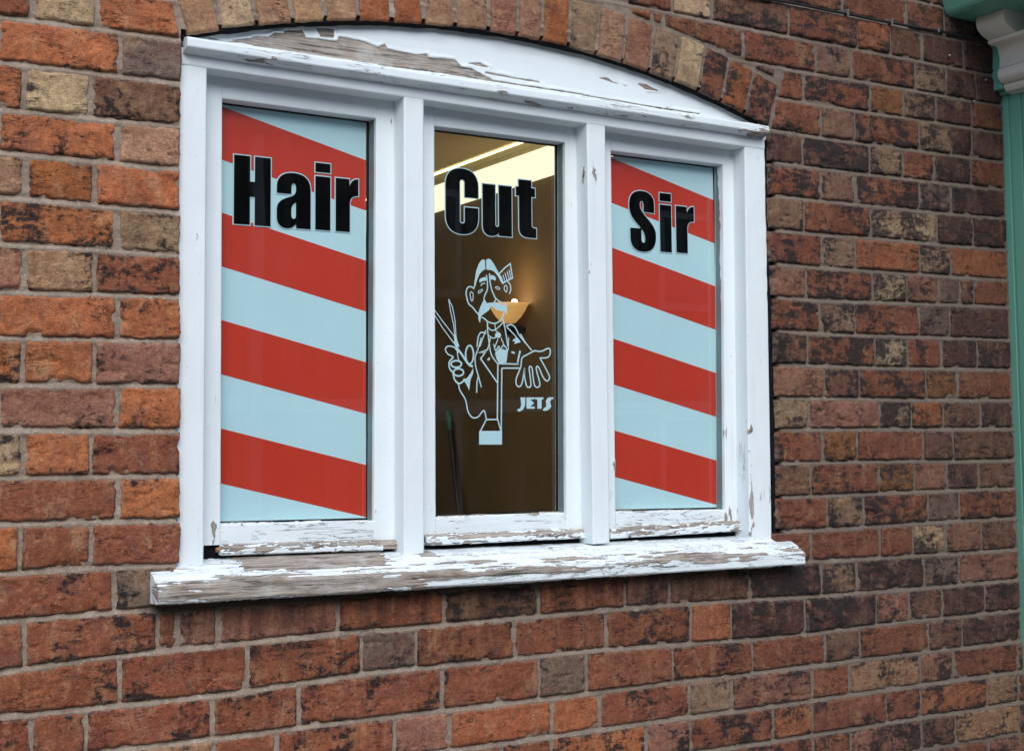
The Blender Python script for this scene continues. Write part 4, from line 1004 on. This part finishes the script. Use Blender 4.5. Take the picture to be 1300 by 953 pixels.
# strip light along the top of the party wall: a plain cornice with a glowing diffuser under it
LT = empty('strip_light', (XR-.05, 3.5, ZC-.1)); tag(LT, 'long glowing cream ceiling strip light seen through the middle pane', 'ceiling light')
k = MB(); k.box(XR-.10, XR-.002, 1.6, 6.6, ZC-.042, ZC-.033); k.box(XR-.100, XR-.096, 1.6, 6.6, ZC-.0329, ZC-.012); k.build('housing', M_COVE, LT)
k = MB(); k.box(XR-.090, XR-.03, 1.62, 6.58, ZC-.0325, ZC-.029); k.build('fill_glow', emis('ceiling_fill_glow', (1, .90, .60), 5), LT)  # hidden glowing strip added to brighten the ceiling
k = MB(); G = np.array([[(XR-.004-.09*math.cos(a), y, ZC-.042-.12*math.sin(a)) for a in np.linspace(0, math.pi/2, 9)] for y in (1.6, 6.6)]); k.grid(G)
k.build('diffuser', emis('warm_diffuser', (1, .90, .60), .80), LT, smooth=True)
k = MB(); k.box(XR-.0985, XR-.0935, 1.6, 6.6, ZC-.060, ZC-.0425); k.build('trim', M_COVE, LT)
FL = empty('unseen_fill_light', (1.3, 1.6, ZC-.06)); tag(FL, 'added unseen fill light brightening the shop room, hidden above the window head', 'ceiling light')  # unseen light added to brighten the room behind the glass
k = MB(); k.box(1.25, 1.35, .8, 2.4, ZC-.04, ZC-.001); k.build('housing', M_COVE, FL)
k = MB(); tube_pts(k, [(1.3, .85, ZC-.07), (1.3, 2.35, ZC-.07)], .02, 10); k.build('fill_glow', emis('room_fill_glow', (1, .90, .66), 60), FL, smooth=True)
# wall uplighter
t_ = at(652, 393, 0); lx, ly = XR-.085, (XR-.085)/.6005-CAM_D; lz = V0+CAM_V+.191*(XR-.085)
WLp = empty('wall_lamp', (XR-.02, ly, lz-.05)); tag(WLp, 'lit wall lamp with an amber glass bowl inside the shop behind the barber drawing', 'wall lamp')
k = MB(); lathe(k, [(.012, -.058), (.03, -.055), (.055, -.03), (.075, .0), (.088, .028), (.092, .030), (.072, .0), (.05, -.028), (.02, -.048)], (lx, ly, lz), 28)
tt = NT('amber_glass_shade'); bb_ = tt.pr(Base_Color=s2l((220, 170, 100)), Roughness=.4, Emission_Color=(1, .55, .18), Emission_Strength=.28); k.build('lamp_shade', tt.m, WLp, smooth=True)
k = MB(); lathe(k, [(.0001, -.02), (.010, -.010), (.014, .005), (.014, .026), (.009, .036), (.0001, .038)], (lx+.02, ly-.02, lz+.012), 16); k.build('bulb', emis('lit_bulb', (1, .82, .52), 14), WLp, smooth=True)
k = MB(); lathe(k, [(.0001, -.11), (.02, -.10), (.034, -.08), (.03, -.062), (.012, -.058)], (lx, ly, lz), 16); k.box(lx, XR-.002, ly-.01, ly+.01, lz-.09, lz-.07); k.build('bracket', M_CABLE, WLp, smooth=False)
ll = bpy.data.lights.new('wall_lamp_glow', 'POINT'); ll.energy = .6; ll.color = (1, .70, .34); ll.shadow_soft_size = .06
lo = bpy.data.objects.new('wall_lamp_glow', ll); COL.objects.link(lo); lo.location = (lx-.04, ly-.03, lz+.13); lo.parent = WLp; lo.matrix_parent_inverse = WLp.matrix_world.inverted()
# broom leaning on the party wall
def ray_u(x, y, U):
    d = AX.T @ np.array([(x-650)/F_PX, -(y-432)/F_PX, 1.0]); t = U/d[0]; return np.array([U, d[1]*t-CAM_D, d[2]*t+CAM_V+V0])
a = ray_u(568.5, 521, XR-.02); b = ray_u(583, 655, XR-.09); d_ = (b-a)/np.linalg.norm(b-a); e = a+d_*((a[2]-.1)/-d_[2])
BR = empty('broom', tuple(e)); tag(BR, 'broom with a black handle and green grip leaning inside the shop', 'broom')
k = MB(); tube_pts(k, [a+d_*.10, e], .0115, 10); k.build('handle', M_CABLE, BR, smooth=True)
k = MB(); tube_pts(k, [a, a+d_*.01, a+d_*.11], [.006, .014, .014], 10); k.build('grip', plain('green_plastic', (.03, .16, .10), .4), BR, smooth=True)
k = MB(); k.box(e[0]-.03, e[0]+.03, e[1]-.14, e[1]+.14, .005, .11); k.build('brush_head', plain('bristles', (.05, .04, .03), .9), BR, bevel=.01)

# ------------------------------------------------------------------ house across the street, only seen as a reflection
OP = empty('opposite_house', (3, -12, 0)); tag(OP, 'two-storey rendered house across the street, mirrored faintly in the window glass', 'house')
k = MB(); k.box(-22, 30, -16, -12, -.12, 5.2); k.build('wall', plain('dark_brick_front', (.07, .055, .045), .9, .2, 2), OP)
k = MB(); k.add([(-22.3, -11.7, 5.1), (30.3, -11.7, 5.1), (30.3, -14, 7.0), (-22.3, -14, 7.0), (-22.3, -16.3, 5.1), (30.3, -16.3, 5.1)], [(0, 1, 2, 3), (3, 2, 5, 4)]); k.build('roof', plain('slate', (.07, .075, .085), .7), OP)
k = MB(); k.box(-21.9, 29.9, -11.999, -11.93, 2.0, 2.16); k.build('string_course', plain('white_band', (.75, .76, .76), .7), OP)
for x in (-14, -6, 1.2, 5.4, 9.5, 13.6, 21):
    k = MB(); k.box(x-.07, x+.07, -11.999, -11.86, 0, 5.1); k.build('downpipe', plain('white_pipe', (.6, .62, .62), .5), OP)
for x in (-10, -2, 3.3, 7.5, 11.6, 17):
    for z in (.7, 3.4):
        k = MB(); k.box(x-.55, x+.55, -11.999, -11.97, z, z+1.3) ; w_ = k.build('window', plain('white_window', (.7, .72, .73), .6), OP)
        k = MB(); k.box(x-.46, x+.46, -11.968, -11.955, z+.09, z+1.21); k.build('pane', plain('dark_pane', (.03, .035, .04), .15), w_)
